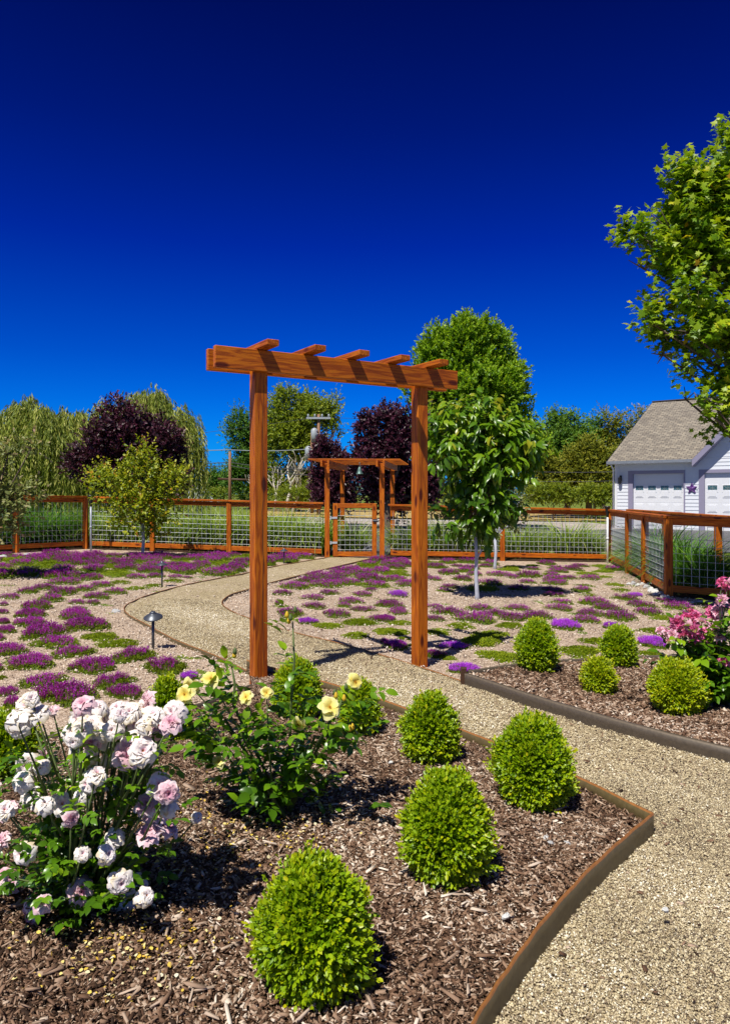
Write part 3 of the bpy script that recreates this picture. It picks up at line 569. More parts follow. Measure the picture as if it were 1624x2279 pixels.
# ================================================================== GARAGE
def garage():
    t = thing('garage', 'white sided garage with brown shingle roof and two white doors at right', 'building', (10.76, 33, 0), math.atan2(-.616, .788))
    WY = .45; P0 = (10.76, 33)
    def s_of(px, y):
        m = (px-CX)/F; X0 = P0[0]+.616*y; Y0 = P0[1]+.788*y; return (m*Y0-X0)/(.788+.616*m)
    S0 = .22; SE = 10.2; zg = -.25; ZE = 2.81; ZR = 6.08; YR = 6.5; GS = 3.57; sl = (ZR-ZE)/YR; gs = 1.03
    ztop = lambda s: ZE+.1 if s < GS+.3 else min(ZE+.1+gs*(s-GS-.3), ZE+.1+gs*(2*6.74-s-GS-.3))
    def siding(s0, s1, z0, z1, y=WY):
        mb = MB(); z = z0
        while z < z1-.01:
            zz = min(z+.155, z1)
            mb.add([(s0,y-.022,z),(s1,y-.022,z),(s1,y-.002,zz),(s0,y-.002,zz),(s0,y,z),(s1,y,z)], [(0,1,2,3),(4,5,1,0)]); z = zz
        return mb
    d1 = (s_of(1409, WY+.1), s_of(1522, WY+.1)); wd = d1[1]-d1[0]; d2a = s_of(1568, WY+.1); d2 = (d2a, d2a+wd*1.1); dz = 2.24; tr = .2
    wall = MB()
    for a, b, z0, z1 in ((S0, d1[0]-tr, zg, 2.9), (d1[1]+.06, d2[0]-.22, zg, 2.9), (d2[1]+.2, SE, zg, 2.9), (d1[0]-tr, d1[1]+.06, dz+.14, 2.9), (d2[0]-.22, d2[1]+.2, dz+.14, 2.9)):
        q = siding(a, b, z0, z1); wall.add(q.v, q.f)
    z = 2.9
    while z < ZR-.1:                                   # gable siding, row by row
        a = GS+.3+(z-ZE-.1)/gs; b = 2*6.74-a
        if b > a: q = siding(a, b, z, z+.155); wall.add(q.v, q.f)
        z += .155
    wall.add([(S0,WY,zg),(S0,WY+12,zg),(S0,WY+12,2.9),(S0,WY,2.9)], [(0,1,2,3)])
    wall.add([(S0,WY,2.9),(S0,WY+12,2.9),(S0,YR,ZR-.1)], [(0,1,2)])
    wall.add([(SE,WY,zg),(SE,WY+12,zg),(SE,WY+12,2.9),(SE,WY,2.9)], [(3,2,1,0)])
    wall.build('wall', M['siding'], t)
    MB().box(S0-.03, S0+.09, WY-.035, WY-.002, zg, 2.78).build('corner_board', M['white'], t)
    fr = MB()
    for (a, b), l, r in ((d1, tr, .06), (d2, .22, .2)):
        fr.box(a-l, a, WY-.03, WY+.1, zg, dz+.14).box(b, b+r, WY-.03, WY+.1, zg, dz+.14).box(a, b, WY-.03, WY+.1, dz, dz+.14)
    fr.build('door_trim', M['lilac'], t)
    for a, b in (d1, d2):
        W = b-a; y = WY+.1
        dm = MB().box(a, b, y, y+.05, zg, dz)
        for k in range(4): dm.box(a+.0, b, y-.004, y, zg+.02+k*.61, zg+.02+k*.61+.585)
        for k in range(1, 4):
            for c in range(4):
                x0 = a+W*(c+.16)/4; x1 = a+W*(c+.80)/4; zz = dz-.61*(k+.0)-.52
                dm.box(x0, x1, y-.02, y-.004, zz+.1, zz+.42).box(x0+.05, x1-.05, y-.03, y-.02, zz+.15, zz+.37)
        dr = dm.build('garage_door', M['white'], t)
        for c in range(4):
            x0 = a+W*(c+.18)/4; x1 = a+W*(c+.80)/4; z1_ = dz-.52; z0_ = z1_-.26
            wdw = MB().box(x0-.03, x1+.03, y-.018, y-.0045, z0_-.03, z0_).box(x0-.03, x1+.03, y-.018, y-.0045, z1_, z1_+.03).box(x0-.03, x0, y-.018, y-.0045, z0_, z1_).box(x1, x1+.03, y-.018, y-.0045, z0_, z1_).build('window_frame', M['white'], dr)
            MB().box(x0, x1, y-.010, y-.005, z0_, z1_).build('pane', M['glass'], dr)
            xm = (x0+x1)/2; zm = (z0_+z1_)/2
            MB().tube([(x0,y-.014,z0_),(xm,y-.014,zm+.05),(x1,y-.014,z0_)], .008, 4).tube([(x0,y-.014,z1_),(xm,y-.014,zm-.02),(x1,y-.014,z1_)], .008, 4).tube([(xm,y-.014,z0_),(xm,y-.014,z1_)], .008, 4).build('glass_bars', M['lead'], dr)
    # roof with uv in metres
    def roofpoly(name, quads, th=.06):
        me = bpy.data.meshes.new(name); vs = []; fs = []; uv = []
        for q, ax, ay in quads:
            b = len(vs); vs += q; fs.append(tuple(range(b, b+len(q))))
            uv += [(Vector(p).dot(Vector(ax)), Vector(p).dot(Vector(ay))) for p in q]
        me.from_pydata(vs, [], fs); l = me.uv_layers.new(name='UVMap')
        for i, u in enumerate(uv): l.data[i].uv = u
        me.materials.append(M['shingle']); o = bpy.data.objects.new(name, me); COL.objects.link(o); o.parent = t; return o
    k = math.hypot(1, sl); yv = YR
    ay = (0, 1/k, sl/k)
    kg = math.hypot(1, gs); agl = (1/kg, 0, gs/kg); agr = (-1/kg, 0, gs/kg)
    GR = 2*6.74-GS
    roofpoly('roof', [([(0,0,ZE),(GS,0,ZE),(6.74,YR,ZR),(0,YR,ZR)], (1,0,0), ay),
                      ([(0,YR,ZR),(SE+.3,YR,ZR),(SE+.3,13,ZE),(0,13,ZE)], (1,0,0), (0,-1/k,sl/k)),
                      ([(GS,-.0,ZE),(6.74,-.0,ZR),(6.74,YR,ZR)], (0,1,0), agl),
                      ([(6.74,-.0,ZR),(GR,-.0,ZE),(6.74,YR,ZR)], (0,1,0), agr),
                      ([(GR,0,ZE),(SE+.3,0,ZE),(SE+.3,YR,ZR),(6.74,YR,ZR)], (1,0,0), ay)])
    MB().box(0, GS, -.10, 0, ZE-.12, ZE+.0).box(GR, SE+.3, -.10, 0, ZE-.12, ZE).build('gutter', M['gutter'], t)
    MB().box(0, GS-.02, .0, WY, ZE-.13, ZE-.10).build('soffit', M['siding'], t)
    rk = MB()
    for a, b in (((GS,ZE),(6.74,ZR)), ((6.74,ZR),(GR,ZE))):
        rk.add([(a[0],-.04,a[1]-.02),(b[0],-.04,b[1]-.02),(b[0],-.04,b[1]-.30),(a[0],-.04,a[1]-.30),(a[0],.0,a[1]-.02),(b[0],.0,b[1]-.02),(b[0],.0,b[1]-.30),(a[0],.0,a[1]-.30)], [(0,3,2,1),(4,5,6,7),(3,7,6,2),(0,1,5,4),(0,4,7,3)])
        rk.add([(a[0],.0,a[1]-.30),(b[0],.0,b[1]-.30),(b[0],WY,b[1]-.30),(a[0],WY,a[1]-.30)], [(0,1,2,3)])
    for a, b in (((0,0,ZE),(0,YR,ZR)),):
        rk.add([(-.03,a[1],a[2]-.01),(-.03,b[1],b[2]-.01),(-.03,b[1],b[2]-.2),(-.03,a[1],a[2]-.2),(0,a[1],a[2]-.01),(0,b[1],b[2]-.01),(0,b[1],b[2]-.2),(0,a[1],a[2]-.2)], [(0,1,2,3),(7,6,5,4),(3,2,6,7)])
    rk.build('bargeboard', M['lilac'], t)
    MB().box(0, 6.8, YR-.1, YR+.1, ZR+.0, ZR+.05).build('ridge_cap', M['shingle'], t)
    MB().tube([(S0-.05,-.04,ZE-.12),(S0-.08,WY-.06,ZE-.35),(S0-.08,WY-.06,zg)], .035, 8).build('downpipe', M['white'], t, True)
    sx = s_of(1381, WY); lz = PZ(1068, 32.8)
    ll = MB().box(sx-.05, sx+.05, WY-.04, WY-.024, lz-.05, lz+.2).tube([(sx,WY-.03,lz+.17),(sx,WY-.14,lz+.2),(sx,WY-.16,lz+.13)], .012, 6).lathe([(.02,.14),(.1,.08),(.085,.075),(.075,-.14),(.05,-.17),(.0,-.2)], (sx,WY-.16,lz), 6)
    ll.build('wall_lantern', M['black'], t)
    sx = s_of(1539, WY); lz = PZ(1087, 31.3); st = MB(); pts = []
    for i in range(10):
        a = math.pi/2+i*math.pi/5; r_ = .27 if i % 2 == 0 else .12; pts.append((r_*math.cos(a), -.03, r_*math.sin(a)))
    st.add(pts+[(0,-.09,0),(0,-.026,0)], [(i, (i+1) % 10, 10) for i in range(10)]+[((i+1) % 10, i, 11) for i in range(10)])
    for i in range(5): 
        a = math.pi/2+i*math.pi*2/5; q = (.21*math.cos(a), -.06, .21*math.sin(a)); b_ = math.pi/2+(i+2)*math.pi*2/5; st.tube([q, (.21*math.cos(b_), -.06, .21*math.sin(b_))], .012, 5)
    so = st.build('star_ornament', M['purplestar']); u_ = Vector((.788,-.616,0)); v_ = Vector((.616,.788,0)); so.location = Vector((10.76,33,0))+u_*sx+v_*(WY-.0)+Vector((0,0,lz)); so.rotation_euler = (0,0,math.atan2(-.616,.788))
    tag(so, 'purple star decoration hanging on the garage wall between the doors', 'decoration')
    MB().box(d2[0]-.32, d2[0]-.25, WY-.04, WY-.025, 1.55, 1.75).build('keypad', M['white'], t)
garage()
# far house
fh = thing('distant_house', 'small white gabled house far off, left of the first arbor post', 'building', (PX(432, 95), 95, .1), .3)
MB().box(-3, 3, -2, 2, 0, 1.9).add([(-3,-2,1.9),(3,-2,1.9),(0,-2,3.0),(-3,2,1.9),(3,2,1.9),(0,2,3.0)], [(0,1,2),(4,3,5)]).build('wall', M['white'], fh)
MB().add([(-3.3,-2.3,1.8),(0,-2.3,3.1),(0,2.3,3.1),(-3.3,2.3,1.8),(3.3,-2.3,1.8),(3.3,2.3,1.8)], [(0,1,2,3),(1,4,5,2)]).build('roof', M['roof2'], fh)
MB().box(-1.8, -.9, -2.03, -2.002, .7, 1.5).build('window', M['glass'], fh); MB().box(.9, 1.8, -2.03, -2.002, .7, 1.5).build('window', M['glass'], fh)
# ------------------------------------------------------------------ utility poles and wires
def upole(label, px, Y, topy, r=.13, arm=None, tank=None, lean=0):
    X = PX(px, Y); h = PZ(topy, Y)-gz(X); t = thing('utility_pole', label, 'pole', (X, Y, gz(X)), 0, 'wooden utility poles')
    MB().tube([(0,0,-.3), (lean*.5,0,h*.5), (lean,0,h)], [r, r*.85, r*.7], 10).build('pole', M['pole'], t, True)
    if arm:
        z = h-.25; MB().box(-arm+lean, arm+lean, -.08-r, .02-r, z-.06, z+.06).build('crossarm', M['insul'], t)
        for q in (-.85, -.3, .3, .85): MB().lathe([(.03,0),(.07,.05),(.05,.1),(.06,.16),(.0,.2)], (arm*q+lean, -r-.03, z+.061), 8).build('insulator', M['insul'], t, True)
    for z, s in (tank or []):
        MB().lathe([(0,-.45),(.2,-.43),(.22,.35),(.12,.45),(0,.5)], (s, -.15, z), 14).build('transformer', M['insul'], t, True)
    return t
upole('thin wooden pole left of the first arbor post with lines crossing it', 512, 52, 1005, .13)
upole('tall pole with a white crossarm and transformer in front of the pale-trunked tree', 709, 46, 922, .12, .75, [(4.9, -.25)])
upole('shorter pole with a grey transformer beside the tall pole', 694, 48, 963, .12, None, [(3.9, -.22)])
tag(MB().tube([(PX(485, 54), 54, PZ(1066, 54)), (PX(575, 54), 54, PZ(1069, 54))], .09, 8).tube([(PX(575,54),54,PZ(1069,54)), (PX(578,54),54,-.1)], .1, 8).build('gantry_arm', M['darkwood'], None, True), 'dark horizontal arm low across the sky behind the thin pole', 'pole')
def wireline(label, pts, r, mat):
    P = []
    for (a, b) in zip(pts[:-1], pts[1:]):
        for k in range(10):
            s = k/10; P.append((a[0]+(b[0]-a[0])*s, a[1]+(b[1]-a[1])*s, a[2]+(b[2]-a[2])*s-1.2*s*(1-s)*.35))
    P.append(pts[-1]); tag(MB().tube(P, r, 5).build('overhead_wire', M[mat], None, True), label, 'wire', 'overhead wires')
q = lambda px, py, Y: (PX(px, Y), Y, PZ(py, Y))
wireline('pale wire running left from the transformer poles to the thin pole', [q(250, 1000, 56), q(512, 1001, 52), q(694, 999, 48)], .03, 'wirel')
wireline('upper dark wire passing the thin pole on the left', [q(250, 1030, 56), q(512, 1029, 52), q(694, 1045, 48)], .028, 'wire')
wireline('lower dark wire passing the thin pole on the left', [q(250, 1038, 56), q(512, 1036, 52), q(694, 1058, 48)], .028, 'wire')
wireline('high faint wire above the transformer poles', [q(250, 985, 56), q(709, 928, 46), q(1100, 935, 60)], .012, 'wire')
wireline('pale wire in front of the dark trees, left of the garage', [q(1080, 1044, 40), q(1390, 1049, 38)], .012, 'wire')
wireline('low faint wire left of the garage, under the pale one', [q(1080, 1066, 40), q(1390, 1069, 38)], .010, 'wire')
# ================================================================== TREES
# willows: domes of hanging strands
def willow(label, px, Y, blobs, n, seed, length):
    X = PX(px, Y); t = thing('weeping_willow', label, 'tree', (X, Y, gz(X)), 0, 'weeping willows'); r = np.random.default_rng(seed)
    bl = [(x-X, y-Y, z-gz(X)-.4, a, b, c*.93) for x, y, z, a, b, c in blobs]
    limbs(r, (0,0,0), bl, .3, 2.2, 6).build('trunk', M['bark'], t, True)
    P, D, k = blobpoints(r, bl, n, .45, .7); P[:,2] += .25*np.sin(P[:,0]*2.3+seed)*np.sin(P[:,1]*2.9)+.15*np.sin(P[:,0]*6.1); D[:,2] = 0; m = 26
    ln = length*(.4+.75*r.random(n)); ln = np.minimum(ln, P[:,2]*.93)
    tt = (np.arange(m)[None,:]+r.random((n, m)))/m; out = .35*(1-np.exp(-3*tt))
    sway = r.normal(size=(n,1,3))*.12
    PP = P[:,None,:]+D[:,None,:]*(out*ln[:,None]*.45)[...,None]+sway*tt[...,None]**2; PP[...,2] += (.25*np.sin(np.minimum(tt*6, 3.14))-tt*ln[:,None])
    A = unit(D[:,None,:]*(.5*(1-tt))[...,None]+r.normal(size=PP.shape)*.3+np.array([0,0,-1.0])); Nn = r.normal(size=PP.shape)+D[:,None,:]+np.array([0,0,.3])
    R = np.clip(.42+.3*r.normal(size=(n,1))+.15*r.normal(size=(n, m))+.2*tt, 0, 1)
    f = lambda a: a.reshape(-1, 3)
    V, T, RR = leaf_arrays(f(PP), f(A), f(Nn), (.2+.12*r.random(n*m)), np.full(n*m, .17), R.ravel(), T_DIA); mk('crown', V, T, M['willow'], t, RR)
willow('broad weeping willow at the left edge, behind the fence', 40, 33, [B(10,960,85,70,33), B(105,945,80,65,33,.5), B(-70,960,80,60,33), B(60,900,60,35,33,1), B(170,950,60,60,33,1.5)], 3000, 1, 3.6)
willow('tall weeping willow rising behind the dark plum tree', 300, 38, [B(330,905,75,60,38), B(400,940,45,60,38), B(240,925,65,55,38), B(340,880,45,32,38), B(425,990,22,45,38), B(300,960,110,60,38,1)], 2700, 2, 3.6)
def plum(label, px, Y, blobs, seed, n=3600):
    crown_tree('plum_tree', label, 'tree', (PX(px, Y), Y, gz(PX(px, Y))), [(a_, b_, c_-.50, d_*.88, e_*.88, f_*.85) for a_, b_, c_, d_, e_, f_ in blobs], 'plum', n, .30, 9, .14, seed, .2, 1.6, .6, T_DIA, 'bark', .1, .3, .3, .35, .2, 4, 'purple-leaved plum trees', cl=int(n/45))
plum('dark purple plum tree on the left, in front of the willows', 290, 27, [B(285,935,70,62,27), B(215,975,50,55,27), B(355,970,55,55,27), B(280,1020,110,60,27,.5), B(175,1000,35,28,27), B(240,900,26,28,27), B(300,1065,80,40,27,.8), B(395,1035,24,45,27)], 11, 5200)
plum('dark purple plum tree behind the gate arbor, the larger of the middle pair', 860, 29, [B(850,950,60,55,29), B(905,985,50,60,29), B(830,1010,60,50,29), B(880,1060,90,45,29,.4), B(825,905,26,22,29), B(880,905,38,30,29), B(950,1050,32,50,29), B(920,930,22,35,29)], 12, 4600)
plum('smaller purple plum tree beside the tall pole, left of the gate arbor', 745, 31, [B(735,995,32,40,31), B(760,1035,40,40,31), B(722,1050,28,40,31,.3), B(720,960,14,18,31), B(745,1075,50,28,31)], 13, 2200)
# tall green tree
crown_tree('shade_tree', 'tall dense green tree with rounded top behind the right arbor post', 'tree', (PX(1060, 31), 31, 0),
    [(a_, b_, c_-.30, d_*.97, e_*.97, f_*.86) for a_, b_, c_, d_, e_, f_ in [B(1040,800,95,85,31), B(1092,765,55,48,31), B(985,765,50,42,31), B(970,790,55,65,31), B(1110,830,50,75,31), B(1060,750,80,45,31), B(1040,900,110,90,31), B(1130,930,45,60,31), B(1168,975,44,75,31,-.3), B(1150,910,38,50,31), B(960,880,50,55,31), B(1080,1010,110,80,31,.5), B(940,960,45,60,31,.6)]],
    'oak', 13500, .30, 11, .14, 21, .28, 2.0, .62, T_DIA, 'bark', .05, .45, .36, .45, .3, 5, None, (0,0), .9, .13, cl=150)
# small cherry-ish tree in front: large drooping leaves
def cherry():
    X, Y = G(1062, 1334); t = thing('cherry_tree', 'young cherry tree with white painted trunk and large drooping glossy leaves', 'tree', (X, Y, gz(X))); r = np.random.default_rng(31)
    g = gz(X); lt = MB(); hp = PZ(1178, Y)-g
    lt.tube([(0,0,-.05),(-.005,0,.06),(-.02,.0,.35),(-.01,.01,.6),(-.035,0,hp)], [.045,.028,.025,.024,.022], 10).tube([(-.015,.0,.52),(.05,-.01,.64),(.055,-.01,.66)], [.014,.01,.006], 6)
    tr = lt.build('trunk', M['pvcbark'], t, True)
    bl = [B(1070,985,80,55,Y), B(1010,955,58,42,Y,.0), B(1140,985,50,42,Y), B(1065,1045,78,45,Y), B(990,1010,34,40,Y,-.2), B(1135,1040,46,30,Y), B(1068,1110,50,55,Y), B(1060,925,55,28,Y), B(1110,935,30,25,Y), B(1180,995,24,20,Y), B(1045,1165,32,32,Y), B(1098,1165,28,36,Y), B(978,1150,24,14,Y,-.1), B(1152,1148,26,12,Y), B(1180,1035,18,12,Y)]
    bl = [(x-X, y-Y, z-g, a, b, c) for x, y, z, a, b, c in bl]
    br = MB()
    top = Vector((-.035, 0, hp))
    for b_ in bl:
        c = Vector(b_[:3]); br.tube([top+Vector((0,0,-.02)), top.lerp(c, .5)+Vector((0,0,.05)), c], [.016,.011,.005], 6)
        for _ in range(4):
            d = unit(r.normal(size=3)+np.array([0,0,.6])); e = c+Vector(d*np.array(b_[3:6])*.95); br.tube([c, e], [.006,.003], 5)
    br.build('branches', M['bark'], t, True)
    P, D, k = blobpoints(r, bl, 560, .35, .25); D = unit(D+np.array([0,0,.35])+r.normal(size=P.shape)*.3)
    S = shoots(r, P, D, .12+.16*r.random(len(P)), 6, .175, .42, .9, 1.15, .25, .36, .18, .28)
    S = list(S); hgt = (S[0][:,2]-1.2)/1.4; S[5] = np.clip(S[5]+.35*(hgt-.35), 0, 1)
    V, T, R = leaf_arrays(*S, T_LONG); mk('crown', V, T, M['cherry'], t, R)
M['pvcbark'] = simple('painted_bark', (.40, .42, .49), .8)
cherry()
# little painted-trunk tree behind it
def small_tree(name, label, px, py, topy, blobs, mat, n, ls, seed, trunk='pvcbark', r0=.03, hy=1190, tmpl=T_OVAL, nl=7, shl=.22, **kw):
    X, Y = G(px, py); t = thing(name, label, 'tree', (X, Y, gz(X))); r = np.random.default_rng(seed); g = gz(X); hp = PZ(hy, Y)-g
    MB().tube([(0,0,-.05),(0,0,.08),(.015,0,hp*.5),(0,0,hp)], [r0*1.5, r0*1.1, r0, r0*.9], 9).build('trunk', M[trunk], t, True)
    bl = [(x-X, y-Y, z-g, a, b, c) for x, y, z, a, b, c in [B(*q[:4], Y, *(q[4:])) for q in blobs]]
    br = MB(); top = Vector((0,0,hp))
    for b_ in bl:
        c = Vector(b_[:3]); br.tube([top-Vector((0,0,.03)), top.lerp(c, .5)+Vector((0,0,.03)), c], [r0*.6, r0*.4, r0*.2], 6)
        for _ in range(5):
            e = c+Vector(unit(r.normal(size=3)+np.array([0,0,.6]))*np.array(b_[3:6])*.95); br.tube([c, e], [r0*.2, r0*.08], 5)
    br.build('branches', M[kw.get('bbark', 'bark')], t, True)
    P, D, k = blobpoints(r, bl, n, kw.get('lo', .3), .3); D = unit(D+np.array([0,0,kw.get('upd', .8)])+r.normal(size=P.shape)*.3)
    S = shoots(r, P, D, shl*(.5+r.random(len(P))), nl, ls, .62, .9, kw.get('droop', .3), .4, .3, .15)
    V, T, R = leaf_arrays(*S, tmpl); mk('crown', V, T, M[mat], t, R); return t, r, Y
small_tree('young_maple', 'young maple with thin white trunk and airy yellow-green leaves by the back fence', 318, 1241, 980, [(320,1070,60,40),(250,1090,50,38),(370,1085,38,42),(315,1020,28,32),(300,1130,70,38),(350,1140,45,35),(225,1060,26,20),(300,1170,45,22),(395,1060,14,20),(345,1180,25,18)], 'ymaple', 950, .075, 41, hy=1165)
small_tree('small_fruit_tree', 'tiny tree with forked white trunk right behind the cherry tree', 1101, 1267, 1100, [(1125,1150,26,26),(1150,1130,20,20),(1105,1165,24,16),(1140,1165,22,14),(1160,1110,10,10)], 'dusty', 120, .07, 42, hy=1195, r0=.028, bbark='pvcbark')
small_tree('garden_tree', 'tree leaning in at the left edge with dusty green and pinkish leaves', -30, 1290, 980, [(30,1110,42,30),(60,1120,22,26),(0,1150,45,40),(-60,1090,60,60),(20,1180,30,22),(70,998,26,9),(20,1010,30,12),(-60,1030,60,40)], 'dusty', 520, .075, 43, trunk='bark', hy=1190)
# right maple, near
def big_maple():
    Y = 8.4; X = PX(1770, Y); g = gz(X); t = thing('maple_tree', 'large maple at the right edge with bright green lobed leaves and orange tips', 'tree', (X, Y, g)); r = np.random.default_rng(51)
    bl = [B(1500,520,70,80,Y), B(1580,480,80,90,Y,.2), B(1465,725,38,42,Y,-.1), B(1480,790,30,28,Y), B(1532,890,24,40,Y), B(1545,740,60,40,Y,-.3), B(1435,530,48,60,Y,-.1), B(1405,505,24,34,Y), B(1560,600,80,70,Y), B(1440,600,50,40,Y), B(1660,560,90,120,Y,.3), B(1540,430,50,50,Y), B(1600,420,35,45,Y),
          B(1560,700,80,62,Y,-.1), B(1480,735,36,34,Y), B(1640,720,80,90,Y), B(1530,790,55,38,Y), B(1590,810,60,50,Y), B(1650,880,70,70,Y), B(1590,900,35,30,Y,-.2), B(1560,895,18,32,Y,-.2), B(1640,960,45,45,Y), B(1640,345,26,42,Y), B(1680,440,40,80,Y), B(1760,410,80,80,Y), B(1800,550,120,150,Y), B(1800,800,120,140,Y)]
    bl = [(x-X, y-Y, z-g, a, b, c) for x, y, z, a, b, c in bl]
    bl = [(a_-.03, b_, c_, d_*.97, e_*.95, f_*.93) for a_, b_, c_, d_, e_, f_ in bl]
    mb = MB().tube([(0,0,-.1),(0,0,.2),(.02,0,1.2),(.0,.05,2.4),(-.05,.1,3.6)], [.14,.11,.1,.085,.05], 12)
    for b_ in bl:
        c = Vector(b_[:3]); s = Vector((0, .03, min(3.4, max(1.3, c.z-.9)))); mb.tube([s, s.lerp(c, .5)+Vector((0,0,-.06)), c], [.032,.022,.01], 7)
        for _ in range(4):
            e = c+Vector(unit(r.normal(size=3)+np.array([-.2,0,.7]))*np.array(b_[3:6])*.95); mb.tube([c, e], [.01,.004], 5)
    mb.build('trunk', M['bark'], t, True)
    cls_ = clumps(r, bl, 210, .36, 1.1); P, D, k = blobpoints(r, cls_, 6300, .3, .3); D = unit(D*.8+np.array([0,0,1.0])+r.normal(size=P.shape)*.25)
    S = shoots(r, P, D, .16+.2*r.random(len(P)), 7, .10, .95, 1.0, .4, .38, .36, .11, .3)
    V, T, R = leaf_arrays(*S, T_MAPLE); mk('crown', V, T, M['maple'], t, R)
big_maple()
# far trees
def far_tree(name, label, px, Y, blobs, mat, n, ls, seed, bark='bark', ht=2.5, r0=.2, tip=.4, base_c=.28, **k):
    crown_tree(name, label, 'tree', (PX(px, Y), Y, gz(PX(px, Y))), [B(*q[:4], Y, *(q[4:])) for q in blobs], mat, n, .55*Y/40, 9, ls, seed, r0, ht, .6, T_DIA, bark, .1, tip, base_c, .4, .3, 5, 'trees beyond the garden fence', cl=max(14, n//45), **k)
far_tree('broadleaf_tree', 'loose light green tree with pale bare trunks showing, between the arbor posts', 650, 52, [(640,915,28,36),(615,960,26,38),(690,935,38,42),(655,985,42,35),(730,925,20,30),(600,930,14,20),(690,1000,30,30),(610,1045,22,30),(670,1085,60,25),(590,1090,24,22),(745,960,12,22)], 'cotton', 5200, .2, 61, 'palebark', 4.5, .28)
pt = thing('bare_tree', 'bare pale branching trunks standing before the light green tree', 'tree', (PX(640, 50), 50, 0)); mb = MB(); r_ = np.random.default_rng(5)
def bare(mb, p, d, l, r, dep):
    e = p+d*l; mb.tube([p, p.lerp(e, .5)+Vector(r_.normal(size=3)*l*.07), e], [r, r*.8, r*.6], 6)
    if dep:
        for _ in range(2+(dep > 2)):
            dd = (d+Vector((r_.normal()*.5, r_.normal()*.3, abs(r_.normal())*.2))).normalized(); bare(mb, p.lerp(e, .6+.4*r_.random()), dd, l*.72, r*.6, dep-1)
for x0, dx, l, rr in ((0, .12, 2.0, .15), (-.9, .1, 1.6, .11), (.3, .35, 1.6, .10), (-1.7,-.1,1.4,.08), (1.2,.4,1.2,.08)): bare(mb, Vector((x0,0,-.1)), Vector((dx,0,1)).normalized(), l, rr, 3)
mb.build('branches', M['palebark'], pt, True)
far_tree('broadleaf_tree', 'dense dark green tree just behind the left arbor post', 560, 56, [(545,965,34,34),(575,1000,35,40),(525,985,18,22),(560,1060,45,40),(535,940,16,14)], 'darkgreen', 2600, .2, 62)
far_tree('broadleaf_tree', 'small rounded green tree low on the horizon near the thin pole', 478, 66, [(478,1080,22,20),(470,1062,8,14),(500,1092,18,12)], 'darkgreen', 900, .2, 63)
far_tree('broadleaf_tree', 'dense green tree right of the cherry tree, before the conifers', 1262, 50, [(1235,960,24,30),(1270,955,26,26),(1292,990,20,30),(1250,1010,50,45),(1230,1060,40,40)], 'darkgreen', 3600, .2, 64, base_c=.5)
far_tree('pine_tree', 'broad olive green pine between the green tree and the garage', 1310, 46, [(1300,1040,42,40),(1340,1050,35,45),(1280,1075,60,35),(1360,1080,25,30),(1200,1050,30,45)], 'pine', 4200, .17, 65)
for i, (px, ty, wpx, m_) in enumerate(((1322,930,9,'darkgreen'),(1343,920,9,'pine'),(1364,932,8,'pine'),(1386,922,8,'pine'),(1404,916,6,'dusty'),(1424,920,6,'dusty'))):
    far_tree('poplar_tree', ['first thin columnar tree from the left, beside the dense green tree', 'second thin columnar tree from the left, olive green', 'third thin columnar tree from the left', 'fourth thin columnar tree, just left of the garage roof', 'sparse brownish columnar tree by the garage roof edge', 'rightmost bare-topped columnar tree behind the garage roof'][i], px, 60,
             [(px, ty+22, wpx*.3, 26), (px, ty+60, wpx*.6, 30), (px, ty+105, wpx*.8, 35), (px, ty+150, wpx, 35)], m_, 900 if i < 4 else 420, .2, 70+i, r0=.1, ht=4, base_c=.35)
# bushes on the far side of the driveway
def bush(label, px, Y, blobs, mat, n, seed, ls=.12, name='shrub'):
    crown_tree(name, label, 'shrub', (PX(px, Y), Y, gz(PX(px, Y))), [B(*q, Y) for q in blobs], mat, n, .3, 8, ls, seed, .06, .4, .6, T_DIA, 'bark', .1, .4, .4, .3, .3, 3, 'shrubs beyond the fence')
bush('bright lime bush above the back fence, right of the cherry tree', 1230, 42, [(1200,1100,32,16),(1240,1098,30,18),(1275,1105,22,12)], 'bush', 900, 81)
bush('yellow-green bush above the fence just left of the garage', 1325, 41, [(1310,1100,22,16),(1340,1105,24,14),(1355,1095,12,14)], 'bush', 700, 82)
bush('green bush low behind the back fence between the arbor posts', 760, 44, [(700,1098,40,14),(760,1100,40,14),(640,1102,40,12)], 'bush', 900, 83)
bush('bright bush beneath the plum trees, right of the gate arbor', 960, 40, [(960,1098,26,16),(900,1104,30,12),(1000,1095,20,16)], 'bush', 800, 84)
bush('green hedge beneath the left willow', 120, 42, [(60,1098,60,22),(150,1100,60,22),(-20,1095,50,24)], 'darkgreen', 1100, 85)
bush('low bushes beyond the fence left of the arbor, by the distant house', 500, 60, [(480,1100,30,10),(530,1096,28,14),(560,1100,30,14)], 'bush', 700, 86)
bush('dark low hedge far behind the gate', 1100, 48, [(1050,1100,60,22),(1150,1095,60,26),(1120,1060,40,30)], 'darkgreen', 1500, 87)
